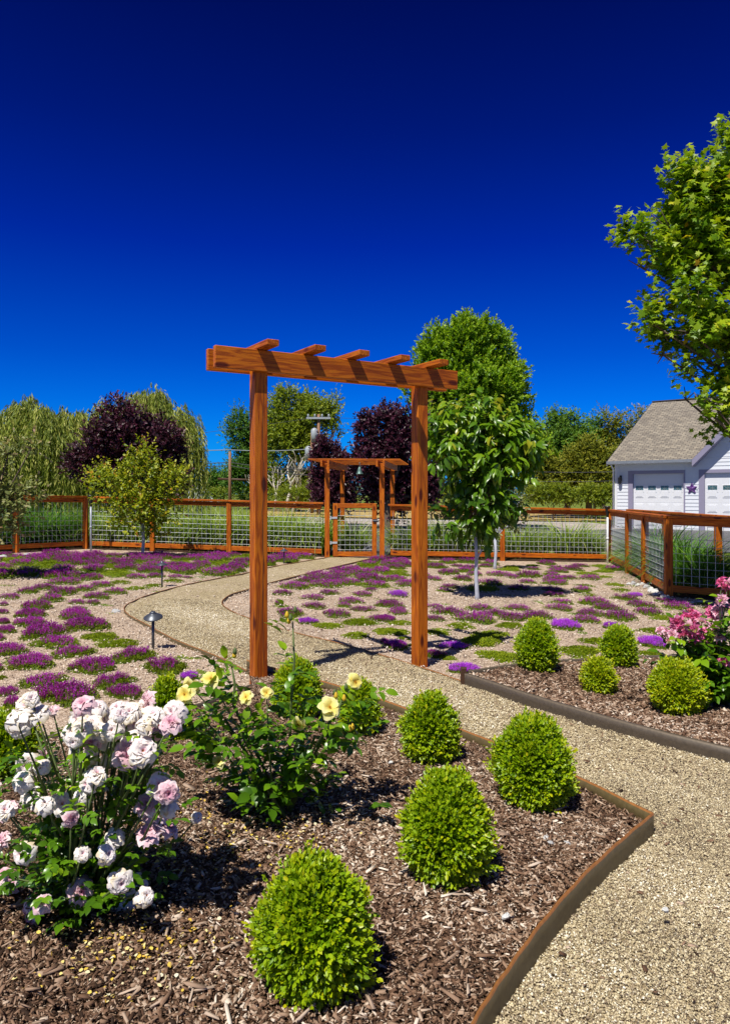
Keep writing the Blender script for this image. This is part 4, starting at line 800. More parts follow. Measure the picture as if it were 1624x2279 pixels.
# ================================================================== GRASS CLUMPS
def grass_mesh(seed, n, h, spread, wdt=.009, lean=.55):
    r = np.random.default_rng(seed); K = 7
    a = r.random(n)*2*math.pi; rad = spread*.22*np.sqrt(r.random(n)); ln = h*(.65+.5*r.random(n)); le = lean*(.15+r.random(n)); bd = .6+1.5*r.random(n)
    az = a+r.normal(size=n)*.5; d = np.stack([np.cos(az), np.sin(az)], 1); t = np.linspace(0, 1, K)
    ang = le[:,None]+bd[:,None]*t[None,:]**1.6; ds = ln[:,None]/(K-1)
    dr = np.cumsum(np.sin(ang)*ds, 1)-np.sin(ang[:,:1])*ds; dz = np.cumsum(np.cos(ang)*ds, 1)-np.cos(ang[:,:1])*ds
    C = np.zeros((n, K, 3)); C[...,0] = (np.cos(a)*rad)[:,None]+dr*d[:,None,0]; C[...,1] = (np.sin(a)*rad)[:,None]+dr*d[:,None,1]; C[...,2] = dz
    W = wdt*(1-t**2*.95)*(.7+.6*r.random(n))[:,None]; tw = r.normal(size=n)*.6
    s = np.stack([-np.sin(az+tw), np.cos(az+tw), np.zeros(n)], 1)
    Lp = C-s[:,None]*W[...,None]; Rp = C+s[:,None]*W[...,None]; V = np.stack([Lp, Rp], 2).reshape(-1, 3)
    i = np.arange(n)[:,None]*K*2+np.arange(K-1)[None]*2; T = np.stack([i, i+1, i+3, i+2], -1).reshape(-1, 4)
    R = np.repeat(np.clip(.4+.22*r.normal(size=n), 0, 1)[:,None]+.25*t[None]-.1, 2, axis=1).ravel() if False else np.repeat((np.clip(.4+.22*r.normal(size=n), 0, 1)[:,None]+.25*t[None]-.1).ravel(), 2)
    return V, T, np.clip(R, 0, 1)
gsrc = {}
def grass(label, x, y, h, mat, var, rz, first=[0]):
    key = (mat, var)
    if key not in gsrc:
        V, T, R = grass_mesh(200+var, 520, 1.3, .9, .014, .6); o = mk('grass_clump', V, T, M[mat], None, R); tag(o, label, 'ornamental grass', 'ornamental grass clumps along the fences'); gsrc[key] = o
    else:
        o = gsrc[key].copy(); COL.objects.link(o); o['label'] = label
    o.location = (x, y, gz(x)-.01); o.scale = (h, h, h); o.rotation_euler = (0, 0, rz)
ordn = ['first', 'second', 'third', 'fourth', 'fifth', 'sixth', 'seventh', 'eighth', 'ninth', 'tenth']
gl = [(215,.95),(262,.9),(318,.8),(368,.85),(420,.95),(468,1.0),(520,.95),(572,1.0),(622,1.0),(668,.95),(705,.9)]
for i, (px, h) in enumerate(gl):
    p = on(FL, FG1, px); k = len(gl)-i
    grass(f'arching grass clump behind the back fence, {"nearest" if k == 1 else ordn[k-1] if k <= 10 else "farthest left"} {"to" if k == 1 else "counting left from" if k <= 10 else "of those left of"} the gate', p[0]*1.04+random.uniform(-.05,.05), p[1]+1.0+random.uniform(-.1,.15), h*.95, 'blade', i % 4, i*1.3)
for i, (px, h) in enumerate([(782, .85),(905,.8),(950,.9),(1000,.95),(1048,.9),(1100,.75),(1160,.9),(1205,.75),(1272,1.0),(1320,.8)]):
    p = on(FG2, FR, px); grass('grass clump showing through the wire of the gate' if i == 0 else f'arching grass clump behind the back fence, {ordn[i-1]} one to the right of the gate', p[0]*1.04, p[1]+1.05+(.3 if i == 0 else 0), h*.92, 'blade', i % 4, i*1.7+1)
for i, (px, dy) in enumerate([(0,.7),(42,.9),(82,.9),(118,.8),(155,1.0)]):
    p = on(FL0, FL, px); grass(f'dark green grass clump behind the shaded left fence, {ordn[i]} from the left', p[0]-.5, p[1]+dy+.25, .9, 'bladed', i % 3, i*2.1)
for i, (x, y, h, m_) in enumerate([(5.3,12.9,1.0,'bladed'),(5.5,13.9,1.05,'bladed'),(5.7,14.9,.9,'blade'),(5.1,11.9,.95,'bladed'),(5.1,11.1,.85,'bladed'),(5.3,12.0,.9,'bladed'),(4.92,10.75,.45,'blade')]):
    grass(['dark tall grass between the side fences, second from the front','dark tall grass between the side fences, behind the second','tallest grass between the side fences, next to the back corner','dark tall grass right behind the near side fence posts','dark grass just behind the large wire grid at right','dark grass leaning on the outer fence','low pale green grass tuft behind the large wire grid at right'][i], x, y, h*.85, m_, (i+1) % 4, i)
# ================================================================== BOXWOODS
def egg(r, n, W, H, pk=.16, sh=(.03,.04,0,0)):
    """points on a teardrop body, base at 0: widest low, narrowing to a tip"""
    u = r.random(n); a = r.random(n)*2*math.pi; sk = lambda q: 1+sh[0]*np.sin(q+sh[2])+sh[1]*np.sin(2*q+sh[3])
    z = u*H; t = u
    prof = np.sqrt(np.clip(1-((t-.54)/.50)**2, 0, 1)); prof = np.where(t < .54, np.clip(1-(np.abs(t-.54)/.55)**2.1, 0, 1)**.5, prof)*(1-.16*np.clip(t-.5, 0, 1))*(1-pk*np.clip((t-.55)/.45, 0, 1)**1.2)
    lump = 1+.07*np.sin(a*3+t*9)+.05*np.sin(a*5-t*13+1)+.05*np.sin(a*9+t*21)
    R = W/2*prof*lump*sk(a)
    P = np.stack([R*np.cos(a), R*np.sin(a), z], 1)
    D = np.stack([np.cos(a)*(1.1-t), np.sin(a)*(1.1-t), (t-.46)*1.5+.08], 1)
    return P, unit(D), t
def boxwood(label, px, topy, by, wpx, seed, mat='box', tips=4, dens=.85, ls=.0195):
    X, Y = G(px, by-6, BZ); Y0_ = Y; Y = Y+.34*wpx/F*Y; X = PX(px, Y); wpx *= 1.0
    Wd = max((wpx/F*Y*.97-.125)/.84, wpx/F*Y*.62); H = 0; r = np.random.default_rng(seed)
    H = (PZ(topy, Y)-(gz(X)+BZ))*.955-.012
    t = thing('boxwood_shrub', label, 'shrub', (X, Y, gz(X)+BZ-.015), 0, 'clipped boxwood shrubs')
    area = Wd*H*3.1; n = int(3300*dens*area/.20); n = max(1100, min(n, 6500))
    body = MB(); k = 14; prof = []
    for i in range(13):
        tt = i/12; p_ = math.sqrt(max(0, 1-((tt-.5)/.52)**2)); prof.append((max(.004, Wd/2*.62*p_*(1-.7*max(0, tt-.55))), .05*H+tt*H*.72))
    body.lathe(prof, n=k).tube([(0,0,-.05),(0,0,H*.3)], .018, 8); body.build('dark_core_and_stem', M['hedgecore'], t, True)  # solid dark core added to stop see-through, standing in for inner shade; plus stem
    shp = (.07*r.random(), .07*r.random(), r.random()*6, r.random()*6); pk = .10+.25*r.random(); P, D, tt = egg(r, n, Wd*.84, H*.84, pk, shp); P[:,2] += .035*H
    s = shoots(r, P, D+r.normal(size=P.shape)*.28, (.03+.032*r.random(n)**2), 7, ls, .62, .75, 0., .38, .26, .11, .25)
    P2, D2, _ = egg(r, n//2, Wd*.68, H*.72, pk, shp); P2[:,2] += .08*H
    s2 = shoots(r, P2, D2, .04, 5, ls, .6, .9, 0, .1, .25, .1)
    S = [s, s2]
    # upright shoots breaking the outline at the top
    for _ in range(tips*4):
        a = r.random()*6.28; q = r.random()*.34; p0 = np.array([[math.cos(a)*q*Wd/2*1.3, math.sin(a)*q*Wd/2*1.3, H*(.80-.25*q)]]); d0 = np.array([[math.cos(a)*q*.5, math.sin(a)*q*.5, 1.0]])
        S.append(shoots(r, p0+r.normal(size=(4,3))*.010, np.repeat(d0, 4, 0)+r.normal(size=(4,3))*.10, H*(.12+.16*r.random()), 12, ls, .6, .7, 0, .5, .3, .1))
    for _ in range(44):
        P3, D3, _t = egg(r, 1, Wd*.88, H*.84, pk, shp); S.append(shoots(r, P3+r.normal(size=(4,3))*.01, np.repeat(D3, 4, 0)+r.normal(size=(4,3))*.2+np.array([0,0,.5]), .075, 9, ls, .6, .7, 0, .5, .35, .1))
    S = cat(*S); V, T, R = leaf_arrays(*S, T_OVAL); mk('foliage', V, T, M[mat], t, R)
for i, a in enumerate([
    ('largest clipped boxwood in the foreground, bottom centre of the mulch bed', 697,1878,2252,280,'box'),
    ('clipped boxwood second from the front, right of the mulch bed middle', 992,1688,1990,220,'box'),
    ('rounded boxwood beside the bed corner, nearest the gravel path', 1187,1572,1815,188,'box'),
    ('pointed boxwood partly hidden behind the second one', 958,1525,1712,142,'box'),
    ('small boxwood behind the right side of the yellow rose, by the path edging', 798,1503,1643,108,'box'),
    ('boxwood between the left arbor post and the path, behind the yellow rose', 662,1455,1606,122,'box'),
    ('boxwood behind the white roses, left of the yellow rose', 372,1490,1655,112,'box'),
    ('boxwood at the left edge behind the white roses', 18,1575,1742,150,'box'),
    ('tallest boxwood in the right bed, leftmost of the four', 1195,1366,1503,100,'box'),
    ('upright boxwood at the back of the right bed, third from the left', 1376,1383,1491,88,'box'),
    ('smallest yellow-green boxwood in the middle of the right bed', 1331,1456,1549,80,'boxy'),
    ('round yellow-green boxwood below the pink roses in the right bed', 1505,1453,1598,134,'boxy')]):
    boxwood(a[0], a[1], a[2], a[3], a[4], 300+i, a[5], 4 if i not in (2, 11) else 2)
# ================================================================== ROSES
def petals(r, rings, width=.75, point=0., curl=.5, ruffle=.04, nu=5, nv=5, size=.04):
    Vs = []; Ts = []; R = []; off = 0
    for ri, (n, ln, tilt, z0, r0, c0, c1) in enumerate(rings):
        ph = r.random()*6.28
        for k in range(n):
            th = ph+2*math.pi*k/n+r.normal()*.12; l = ln*(.88+.24*r.random()); ti = tilt+r.normal()*.1
            u = np.linspace(0, 1, nu)[:,None]; v = np.linspace(-1, 1, nv)[None]
            wprof = (np.sin(np.pi*np.clip(.12+.62*u**.9, 0, 1)) if not point else np.sin(np.pi*(.12+.86*u)))*width*l*.5
            ang = ti-curl*u**2*1.2
            rad = r0+l*u*np.cos(ang)+0*v; zz = z0+l*u*np.sin(ang)+0*v
            lat = wprof*v; zz = zz+.28*l*(v**2)*(.25+.5*u)*math.cos(ti)+ruffle*l*4*np.sin(v*5+k*2.1+ri)*u**2*.5; rad = rad-.25*l*(v**2)*math.sin(ti)*u - .16*l*v**2*u
            x = rad*math.cos(th)-lat*math.sin(th); y = rad*math.sin(th)+lat*math.cos(th)
            Vs.append(np.stack([x, y, zz], -1).reshape(-1, 3)); cc = np.clip(c0+(c1-c0)*u+0*v+r.normal()*.08, 0, 1); R.append(cc.ravel())
            i = np.arange(nu-1)[:,None]*nv+np.arange(nv-1)[None]; q_ = np.stack([i, i+1, i+nv+1, i+nv], -1).reshape(-1, 4)+off; Ts.append(q_); off += nu*nv
    return np.concatenate(Vs)*size, np.concatenate(Ts), np.concatenate(R)
def orient(o, d, roll=0.):
    q = Vector(d).normalized().to_track_quat('Z', 'Y'); from mathutils import Quaternion
    o.rotation_mode = 'QUATERNION'; o.rotation_quaternion = q @ Quaternion((0,0,1), roll)
protos = {}
def bloom_mesh(kind, var):
    key = (kind, var)
    if key in protos: return protos[key]
    r = np.random.default_rng(500+var*7+len(kind))
    if kind == 'blush':
        deep = var in (3, 4)
        c = (.05, .5) if deep else (.3, .9) if var in (0, 5) else (.42, 1.0)
        V, T, R = petals(r, [(5+var, 1.0, .05+.06*var, 0, .05, c[0], c[1]), (7, .9, .42, .03, .05, c[0], c[1]), (7, .75, .72, .06, .05, c[0], c[1]-.05), (6, .6, .98, .08, .04, c[0]-.1, c[1]-.1), (5, .45, 1.25, .08, .03, c[0]-.15, c[1]-.2)], .95, 0, .5+.1*(var % 3), .07, 5, 5, 1.0)
        m = 'petw'
    elif kind == 'yellow':
        V, T, R = petals(r, [(5, 1.0, .22, 0, .05, .1, .9), (4 if var else 1, .8, .55, .03, .05, .1, .8)], 1.05, 0, .35, .05, 5, 5, 1.0); m = 'pety'
    else:
        c = (1.0, .35) if var % 2 == 0 else (.6, .05)
        V, T, R = petals(r, [(9, 1.0, .25, 0, .04, c[0], c[1]), (9, .85, .6, .02, .04, c[0], c[1]+.1), (7, .65, .95, .04, .03, c[0], c[1]), (5, .45, 1.2, .04, .02, c[0], c[1])], .55, 1, .35, .04, 5, 3, 1.0); m = 'petp'
    o = mk('bloom', V, T, M[m], None, R, True); me = o.data; bpy.data.objects.remove(o); protos[key] = me
    return me
stam = MB()
for i in range(14):
    a = i*2.4; r_2 = .05+.09*(i % 3)/2; stam.tube([(0,0,.02), (math.cos(a)*r_2, math.sin(a)*r_2, .22)], .012, 4)
stam.lathe([(.0,.12),(.05,.10),(.06,.03),(0,.0)], n=8)
stam_o = stam.build('stamens', M['stamen']); stam_me = stam_o.data; bpy.data.objects.remove(stam_o)
def add_bloom(root, kind, pos, d, size, var, roll):
    o = bpy.data.objects.new('bloom', bloom_mesh(kind, var)); COL.objects.link(o); o.parent = root; o.location = pos; o.scale = (size,)*3; orient(o, d, roll)
    if kind == 'yellow' or (kind == 'blush' and var in (0, 2)):
        s = bpy.data.objects.new('stamens', stam_me); COL.objects.link(s); s.parent = o
def rose_bush(name, label, px, by, kind, blooms, size, Y, seed, spanpx, topz, nfol, ls=.045, extra=None, tall=None):
    X = PX(px, Y); g = gz(X)+BZ-.02; t = thing(name, label, 'rose bush', (X, Y, g)); r = np.random.default_rng(seed)
    ends = []
    for (bx, byy, s, *rest) in blooms:
        yy = Y+(rest[0] if rest else r.uniform(-.26, .04) if kind == 'blush' else r.uniform(-.18, .1)); p = Vector((PX(bx, yy)-X, yy-Y, PZ(byy, yy)-g)); ends.append((p, s, rest[1] if len(rest) > 1 else None))
    pts = []; nc = 0
    for i, (p, s, var) in enumerate(ends):
        b = Vector((r.normal()*.04, r.normal()*.04, -.02)); m1 = b.lerp(p, .45)+Vector((p.x*.10, p.y*.1, .08*p.length))
        if i % 2 == 0:
            MB().tube([b, b.lerp(m1, .5)+Vector(r.normal(size=3)*.01), m1, p], [.0065, .0055, .004, .0022], 6).build('cane', M['cane'], t, True)
        else: MB().tube([m1.lerp(p, .2)*1.0, m1.lerp(p, .6)+Vector(r.normal(size=3)*.01), p], [.004, .003, .002], 5).build('cane', M['cane'], t, True)
        for k in range(5):
            pts.append(np.array(b.lerp(m1, .3+.7*k/5))); pts.append(np.array(m1.lerp(p, k/5)))
        if var is None: var = int(r.integers(0, 3)) if kind != 'blush' else int(r.choice([0,1,2,2,5,6,4,3,1,5]))
        d = Vector((p.x*.9, -.45+p.y*.5, .5)).normalized()+Vector(r.normal(size=3)*.42)
        add_bloom(t, kind, p, d, size*s, var, r.random()*6)
    for (ax, ay, bx, byy) in (tall or []):
        a = Vector((PX(ax, Y)-X, 0, PZ(ay, Y)-g)); b = Vector((PX(bx, Y)-X, .02, PZ(byy, Y)-g)); MB().tube([Vector((0,0,0)), a, a.lerp(b, .5)+Vector((.01,0,0)), b], [.007,.006,.005,.003], 6).build('cane', M['cane'], t, True)
        for k in range(9): pts.append(np.array(a.lerp(b, k/9)))
        for k in range(4):
            c = b+Vector(r.normal(size=3)*.015)+Vector((0,0,.01)); MB().lathe([(.0,0),(.008,.005),(.009,.014),(.004,.026),(0,.03)], c, 7).build('bud', M['cane'] if k % 2 else M['pety' if kind == 'yellow' else 'petp'], t, True)
    # compound leaves
    pts = np.array(pts); n = nfol; base = pts[r.integers(0, len(pts), n)]+r.normal(size=(n, 3))*.035
    extra_n = int(n*(.5 if kind == 'blush' else .35)); sp = spanpx/F*Y/2
    vol = np.stack([r.normal(size=extra_n)*sp*.50, r.normal(size=extra_n)*sp*.45, (.08+.78*r.random(extra_n))*topz], 1); base = np.concatenate([base, vol]); base = base[base[:,2] > .02]; n = len(base)
    outd = unit(base*np.array([1,1,.2])+r.normal(size=base.shape)*.25*np.linalg.norm(base, axis=1, keepdims=True)+np.array([0,0,.08])); A0 = unit(outd+np.array([0,0,.05])+r.normal(size=base.shape)*.35); A0[:,2] *= .6; A0 = unit(A0)
    up = unit(np.array([0,0,1.0])+r.normal(size=base.shape)*.35+outd*.2); S_ = np.cross(A0, up); LL = []
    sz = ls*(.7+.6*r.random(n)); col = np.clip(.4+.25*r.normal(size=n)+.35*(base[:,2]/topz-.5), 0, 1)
    for (u, s_) in ((1.5, 0), (1.05, 1), (1.05, -1), (.35, 1), (.35, -1)):
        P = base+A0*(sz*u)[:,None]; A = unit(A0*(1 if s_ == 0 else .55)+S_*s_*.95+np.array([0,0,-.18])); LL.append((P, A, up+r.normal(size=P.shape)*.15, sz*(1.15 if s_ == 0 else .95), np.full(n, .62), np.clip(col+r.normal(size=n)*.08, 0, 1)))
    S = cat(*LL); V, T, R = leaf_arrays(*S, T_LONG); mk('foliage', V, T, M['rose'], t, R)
    return t
W = [(62,1572,1.2),(35,1600,1.25),(88,1585,1.0),(40,1620,1.1),(118,1582,.6),(70,1555,.7),
     (175,1600,1.0),(215,1575,1.1),(190,1620,1.0),(240,1600,1.0),(262,1575,.8),(290,1585,.9),(330,1560,1.0),(345,1590,1.2),(385,1585,1.1),(300,1612,1.1),(355,1620,1.1,-.15,3),(225,1640,1.15),(265,1650,1.0),(310,1648,1.2),(180,1668,1.2),(240,1690,1.1),(285,1680,1.3,-.18,3),(318,1672,1.2),(215,1725,.9),(335,1660,1.0),(165,1650,.8),(250,1625,1.0),(380,1610,.9),(160,1630,.9),(205,1655,.9),
     (60,1700,1.0),(95,1690,.9,0,3),(50,1735,1.0),(70,1770,1.2),(100,1790,.9),(20,1800,1.0,0,3),(140,1790,1.1),(165,1760,1.0),(195,1745,.9),(160,1812,.9,.05,3),(225,1745,.5,0,3),
     (355,1745,1.1),(375,1765,.95),(328,1790,1.15,-.1,3),(370,1795,.95),(345,1815,1.0,-.1,3),(330,1855,1.15,-.15,3),(375,1845,.9,-.1,3),(5,1870,.8),(200,1865,.9),(255,1865,.8),(185,1900,.75),(240,1900,.9),(50,1900,1.0),(25,1965,.9,0,3),(5,1950,.8),(182,1985,1.25),(270,1965,1.1),(310,1970,1.2),(290,2000,1.15),(265,2020,.8),(325,1995,.9),(70,2030,1.15),(95,2010,.8),(440,1820,.6),(-20,1760,1.1),(-25,1900,1.0)]
rw_ = np.random.default_rng(88)
W2 = [(a_[0]+rw_.normal()*17, a_[1]+rw_.normal()*11, a_[2]*.85) for a_ in [W[int(i_)] for i_ in rw_.choice(range(6, 34), 26, replace=False).tolist()+list(range(34, 42))]]
rose_bush('rose_bush', 'white and blush pink rose bush with full ruffled blooms at lower left', 185, 2060, 'blush', W+W2, .037, 2.3, 601, 330, .60, 430, .027)
Yl = [(470,1512,1.2,.0),(425,1528,1.0,0),(412,1545,1.05,-.05),(548,1552,.85),(593,1522+20,.7),(733,1575,1.3,-.1),(663,1612,.9),(487,1695,.7),(790,1518,1.0,.2),(452,1618,.6,.0)]
rose_bush('rose_bush', 'yellow flowering rose bush with glossy leaves in front of the left arbor post', 640, 1810, 'yellow', [(a_[0], a_[1], a_[2], (a_[3] if len(a_) > 3 else 0)-.12) for a_ in Yl], .038, 2.95, 602, 270, .48, 215, .046, None, [(648,1560,650,1385),(520,1570,512,1475),(735,1600,760,1560),(700,1640,790,1640),(500,1600,480,1700)])
Pk = [(1505,1385,1.2),(1530,1375,1.2),(1560,1385,1.1),(1585,1365,1.3,0,1),(1600,1390,1.0),(1548,1402,1.1),(1575,1405,1.1),(1478,1408,1.0),(1495,1412,.9),(1520,1415,1.1),(1550,1412,1.0),(1545,1418,1.3,-.1,1),(1610,1308,1.1),(1605,1335,1.0),(1618,1300,.8),(1570,1435,1.2),(1590,1438,.9,0,1),(1570,1470,1.0),(1610,1475,1.0),(1620,1488,.9,0,1),(1640,1360,1.1),(1650,1430,1.1),(1600,1420,.9),(1490,1428,.7,0,1),(1535,1395,1.0)]
rose_bush('rose_bush', 'pink and white rose bush at the right edge with pointed petals', 1600, 1570, 'star', Pk+[(a_[0]+12*math.sin(i_*2.4), a_[1]-9+6*math.cos(i_*1.9), a_[2]*.8) for i_, a_ in enumerate(Pk[:22])], .053, 4.75, 603, 110, .55, 230, .058)
# ================================================================== THYME
def thyme_mesh(seed, hi, kind):
    r = np.random.default_rng(seed); H = .34
    nfo = 650 if hi else 300; nfl = {'p': 430, 'm': 240, 'g': 0, 'b': 700}[kind] if hi else {'p': 210, 'm': 130, 'g': 0, 'b': 320}[kind]
    ph = r.random(3)*6
    def edge(a): return 1+.17*np.sin(2*a+ph[0])+.13*np.sin(3*a+ph[1])+.09*np.sin(5*a+ph[2])+.05*np.sin(9*a+ph[0])
    def top(x, y): d = np.hypot(x, y)/edge(np.arctan2(y, x)); return H*np.sqrt(np.clip(1-d**2.2, 0, 1))*(.8+.2*np.sin(x*5+ph[0])*np.sin(y*6+ph[1])+.1*np.sin(x*13)*np.sin(y*12))
    a = np.linspace(0, 2*math.pi, 25)[:-1]; V = [(0,0,top(0,0)*.82)]; F_ = []
    for k, q_ in enumerate((.3,.55,.75,.9,1.0)):
        for aa in a: x = math.cos(aa)*q_*edge(aa)*.97; y = math.sin(aa)*q_*edge(aa)*.97; V.append((x, y, top(np.float64(x), np.float64(y))*.82 if q_ < 1 else -.02))
    n = 24; T = [(0, 1+i, 1+(i+1) % n) for i in range(n)]
    for k in range(4):
        for i in range(n): A_ = 1+k*n+i; B_ = 1+k*n+(i+1) % n; T += [(A_, A_+n, B_+n), (A_, B_+n, B_)]
    V = np.array(V, float); T = np.array(T); R = np.full(len(V), .12)
    aa = r.random(nfo)*2*math.pi; q_ = np.sqrt(r.random(nfo))*1.03*edge(aa); x = q_*np.cos(aa); y = q_*np.sin(aa)
    P = np.stack([x, y, np.maximum(top(x, y)*.8, .01)], 1); D = unit(np.stack([x*.7, y*.7, np.full(nfo, .8)], 1)+r.normal(size=P.shape)*.35)
    s = shoots(r, P, D, .10, 5, .085, .55, .8, 0, .3, .35, .15)
    V2, T2, R2 = leaf_arrays(*s, T_DIA); fol = (np.concatenate([V, V2]), np.concatenate([T, T2+len(V)]), np.concatenate([R, R2]))
    fl = None
    if nfl:
        aa = r.random(nfl)*2*math.pi; q_ = np.sqrt(r.random(nfl))*(.88 if kind != 'm' else .8)*edge(aa); x = q_*np.cos(aa); y = q_*np.sin(aa)
        if kind == 'm': x = x*.8+.12*math.cos(ph[2])
        P = np.stack([x, y, top(x, y)*.95+.02], 1); D = unit(np.stack([x*.5, y*.5, np.full(nfl, 1.)], 1)+r.normal(size=P.shape)*.2)
        s = shoots(r, P, D, .12+.12*r.random(nfl), 7, .055, .75, .8, 0, .3, .35, .22)
        fl = leaf_arrays(*s, T_DIA)
    return fol, fl
tsrc = {}
TLAB = {'p': 'thyme mound covered in dark purple flowers', 'm': 'thyme mound half purple, half green', 'g': 'green thyme mound without flowers', 'b': 'thyme mound with bright violet flowers'}
def thyme(px, py, wpx, kind, i=[0]):
    X, Y = G(px, py); Rr = wpx/F*Y/2; hi = Y < 8; var = i[0] % 4; i[0] += 1; key = (kind, var, hi)
    side = 'left of the path' if X < (-1.0 if Y > 7.5 else -.3) else 'right of the path'
    lab = f"{TLAB[kind]}, {side}, {'near the beds' if Y < 7 else 'midway to the fence' if Y < 11 else 'close to the back fence'}"
    if key not in tsrc:
        t = thing('creeping_thyme', lab, 'ground cover plant', (0,0,0)); fol, fl = thyme_mesh(700+var*11+ord(kind), hi, kind)
        mk('foliage', *fol[:2], M['thyg' if kind == 'g' else 'thy'], t, fol[2])
        if fl: mk('flowers', *fl[:2], M['thb' if kind == 'b' else 'thf'], t, fl[2])
        tsrc[key] = t
    else: t = dup(tsrc[key], label=lab)
    hsc = min(max(Rr*1.0, .12), .26)*1.3*{'p': .85, 'b': .9, 'm': .75, 'g': .65}[kind]*random.uniform(.85, 1.2)
    t.location = (X, Y, gz(X)-.004); t.scale = (Rr, Rr*1.05, hsc); t.rotation_euler = (0,0,random.choice((0, math.pi))+random.uniform(-.6,.6)); t['group'] = 'creeping thyme mounds ' + side
TP = []
for x, y, w_, k in [(270,330,240,'p'),(220,385,230,'p'),(230,450,230,'p'),(330,525,330,'p'),(555,395,240,'p'),(630,470,310,'p'),(710,250,190,'p'),(570,290,130,'p'),(690,292,110,'p'),(470,222,220,'p'),(370,270,210,'m'),(570,342,180,'m'),(850,212,190,'m'),(740,545,280,'g'),(880,595,270,'g'),(420,600,320,'m'),(530,672,300,'m'),(990,695,320,'m'),(690,775,350,'p'),(225,750,330,'p'),(50,650,260,'p'),(320,880,340,'m'),(840,890,310,'m'),(480,990,440,'p'),(930,970,260,'p'),(1220,780,330,'m'),(1400,850,130,'b'),(50,500,140,'p'),(30,440,90,'p'),(20,365,90,'p'),(25,308,80,'p'),(75,252,160,'p'),(205,212,180,'m'),(325,185,190,'p'),(480,142,220,'p'),(620,192,190,'m'),(745,160,180,'p'),(890,140,170,'g'),(1005,182,180,'g'),(1125,158,130,'g'),(670,115,190,'p'),(1285,130,160,'g'),(60,965,150,'p'),(15,850,60,'g'),(90,1050,120,'p'),(590,1080,120,'p'),(-30,560,130,'p'),(-60,780,160,'p'),(1390,105,90,'m'),(1300,100,120,'p'),(1150,95,130,'p'),(1010,105,150,'p')]:
    TP.append((x*.3009, 1256.6+y*.3009, w_*.3009, k))
for x, y, w_, k in [(60,150,100,'p'),(20,172,80,'p'),(100,208,70,'g'),(105,295,80,'b'),(60,340,120,'p'),(100,372,90,'p'),(40,402,90,'p'),(110,420,110,'g'),(60,460,140,'g'),(125,490,60,'g'),(270,160,90,'p'),(330,190,110,'p'),(400,218,90,'p'),(260,218,80,'p'),(265,345,90,'p'),(335,375,140,'p'),(270,400,100,'p'),(470,352,130,'m'),(455,408,170,'p'),(545,380,110,'p'),(385,430,130,'g'),(650,352,110,'p'),(640,400,150,'p'),(610,428,130,'g'),(740,390,130,'p'),(270,465,120,'g'),(520,475,160,'g'),(470,508,190,'g'),(350,530,120,'b'),(90,528,120,'p'),(270,568,90,'p'),(330,583,80,'g'),(400,635,130,'b'),(560,575,190,'g'),(865,438,140,'b'),(930,550,190,'g'),(1000,505,150,'g'),(960,410,120,'p'),(840,352,120,'p'),(850,325,110,'m'),(1060,352,130,'p'),(1000,327,120,'p'),(980,378,120,'p'),(1120,398,150,'p'),(1150,308,110,'m'),(1190,292,80,'b'),(1210,338,120,'p'),(1250,372,130,'p'),(1330,320,100,'m'),(1390,348,130,'p'),(1500,330,80,'g'),(1560,350,110,'m'),(1300,460,160,'g'),(1270,520,140,'b'),(1255,560,120,'g'),(1080,440,80,'b'),(340,255,90,'p'),(310,268,90,'m'),(520,237,120,'p'),(560,197,110,'p'),(690,230,90,'p'),(650,262,100,'p'),(700,203,110,'p'),(620,207,80,'p'),(820,237,100,'p'),(810,267,100,'p'),(810,290,90,'p'),(965,290,90,'g'),(950,245,90,'g'),(940,268,100,'m'),(980,215,90,'p'),(880,210,80,'p'),(900,172,90,'p'),(830,165,80,'m'),(1030,155,90,'g'),(1040,180,90,'g'),(1040,205,80,'g'),(930,155,80,'p'),(715,150,60,'g'),(720,168,60,'m'),(620,160,80,'g'),(500,155,70,'p'),(370,155,60,'p'),(450,195,80,'p'),(1090,243,90,'g'),(1120,263,90,'g'),(800,193,80,'m'),(1320,395,110,'g'),(1450,380,110,'p')]:
    TP.append((837.6+.484*x, 1186.6+.484*y, w_*.484, k))
for x, y, w_, k in [(40,33,140,'p'),(240,65,150,'p'),(250,122,150,'p'),(90,168,190,'p'),(20,98,60,'p'),(340,32,120,'p'),(480,90,150,'p'),(440,113,100,'m'),(560,42,130,'p'),(560,140,160,'p'),(620,12,80,'p'),(790,38,120,'b'),(740,108,160,'p'),(790,144,110,'p'),(390,172,200,'p'),(200,218,130,'b'),(340,245,180,'g'),(530,222,190,'g'),(690,200,160,'p'),(520,308,190,'g'),(750,278,190,'g'),(800,225,100,'g'),(740,78,130,'g'),(700,350,60,'p'),(780,372,140,'b')]:
    TP.append((614+.3438*x, 1312+.3438*y, w_*.3438, k))
def far_ok(px, py, minr):
    X, Y = G(px, py)
    return not inside(np.array([[X, Y]]), PATH)[0] and Y < 15.4
rt = np.random.default_rng(77); GP = [(G(a, b)) for a, b, *_ in TP]
def fill(x0, x1, y0, y1, n, mind, mix, wr, margin=.1):
    c = 0
    for _ in range(n*25):
        if c >= n: break
        px = rt.uniform(x0, x1); py = y0+(y1-y0)*rt.random()**1.5; X, Y = G(px, py)
        if Y > 15.3 or X > 5.6-(16-Y)*.18 - .3: continue
        if inside(np.array([[X, Y]]), PATH)[0]: continue
        dd = PATH-np.array([X, Y])
        if np.hypot(dd[:,0], dd[:,1]).min() < .25+margin: continue
        if min(math.hypot(X-a, Y-b) for a, b in GP) < mind: continue
        GP.append((X, Y)); TP.append((px, py, rt.uniform(*wr)*F/Y, str(rt.choice(list(mix))))); c += 1
fill(-30, 690, 1238, 1290, 100, .36, 'pppppmmggg', (.38, .56))
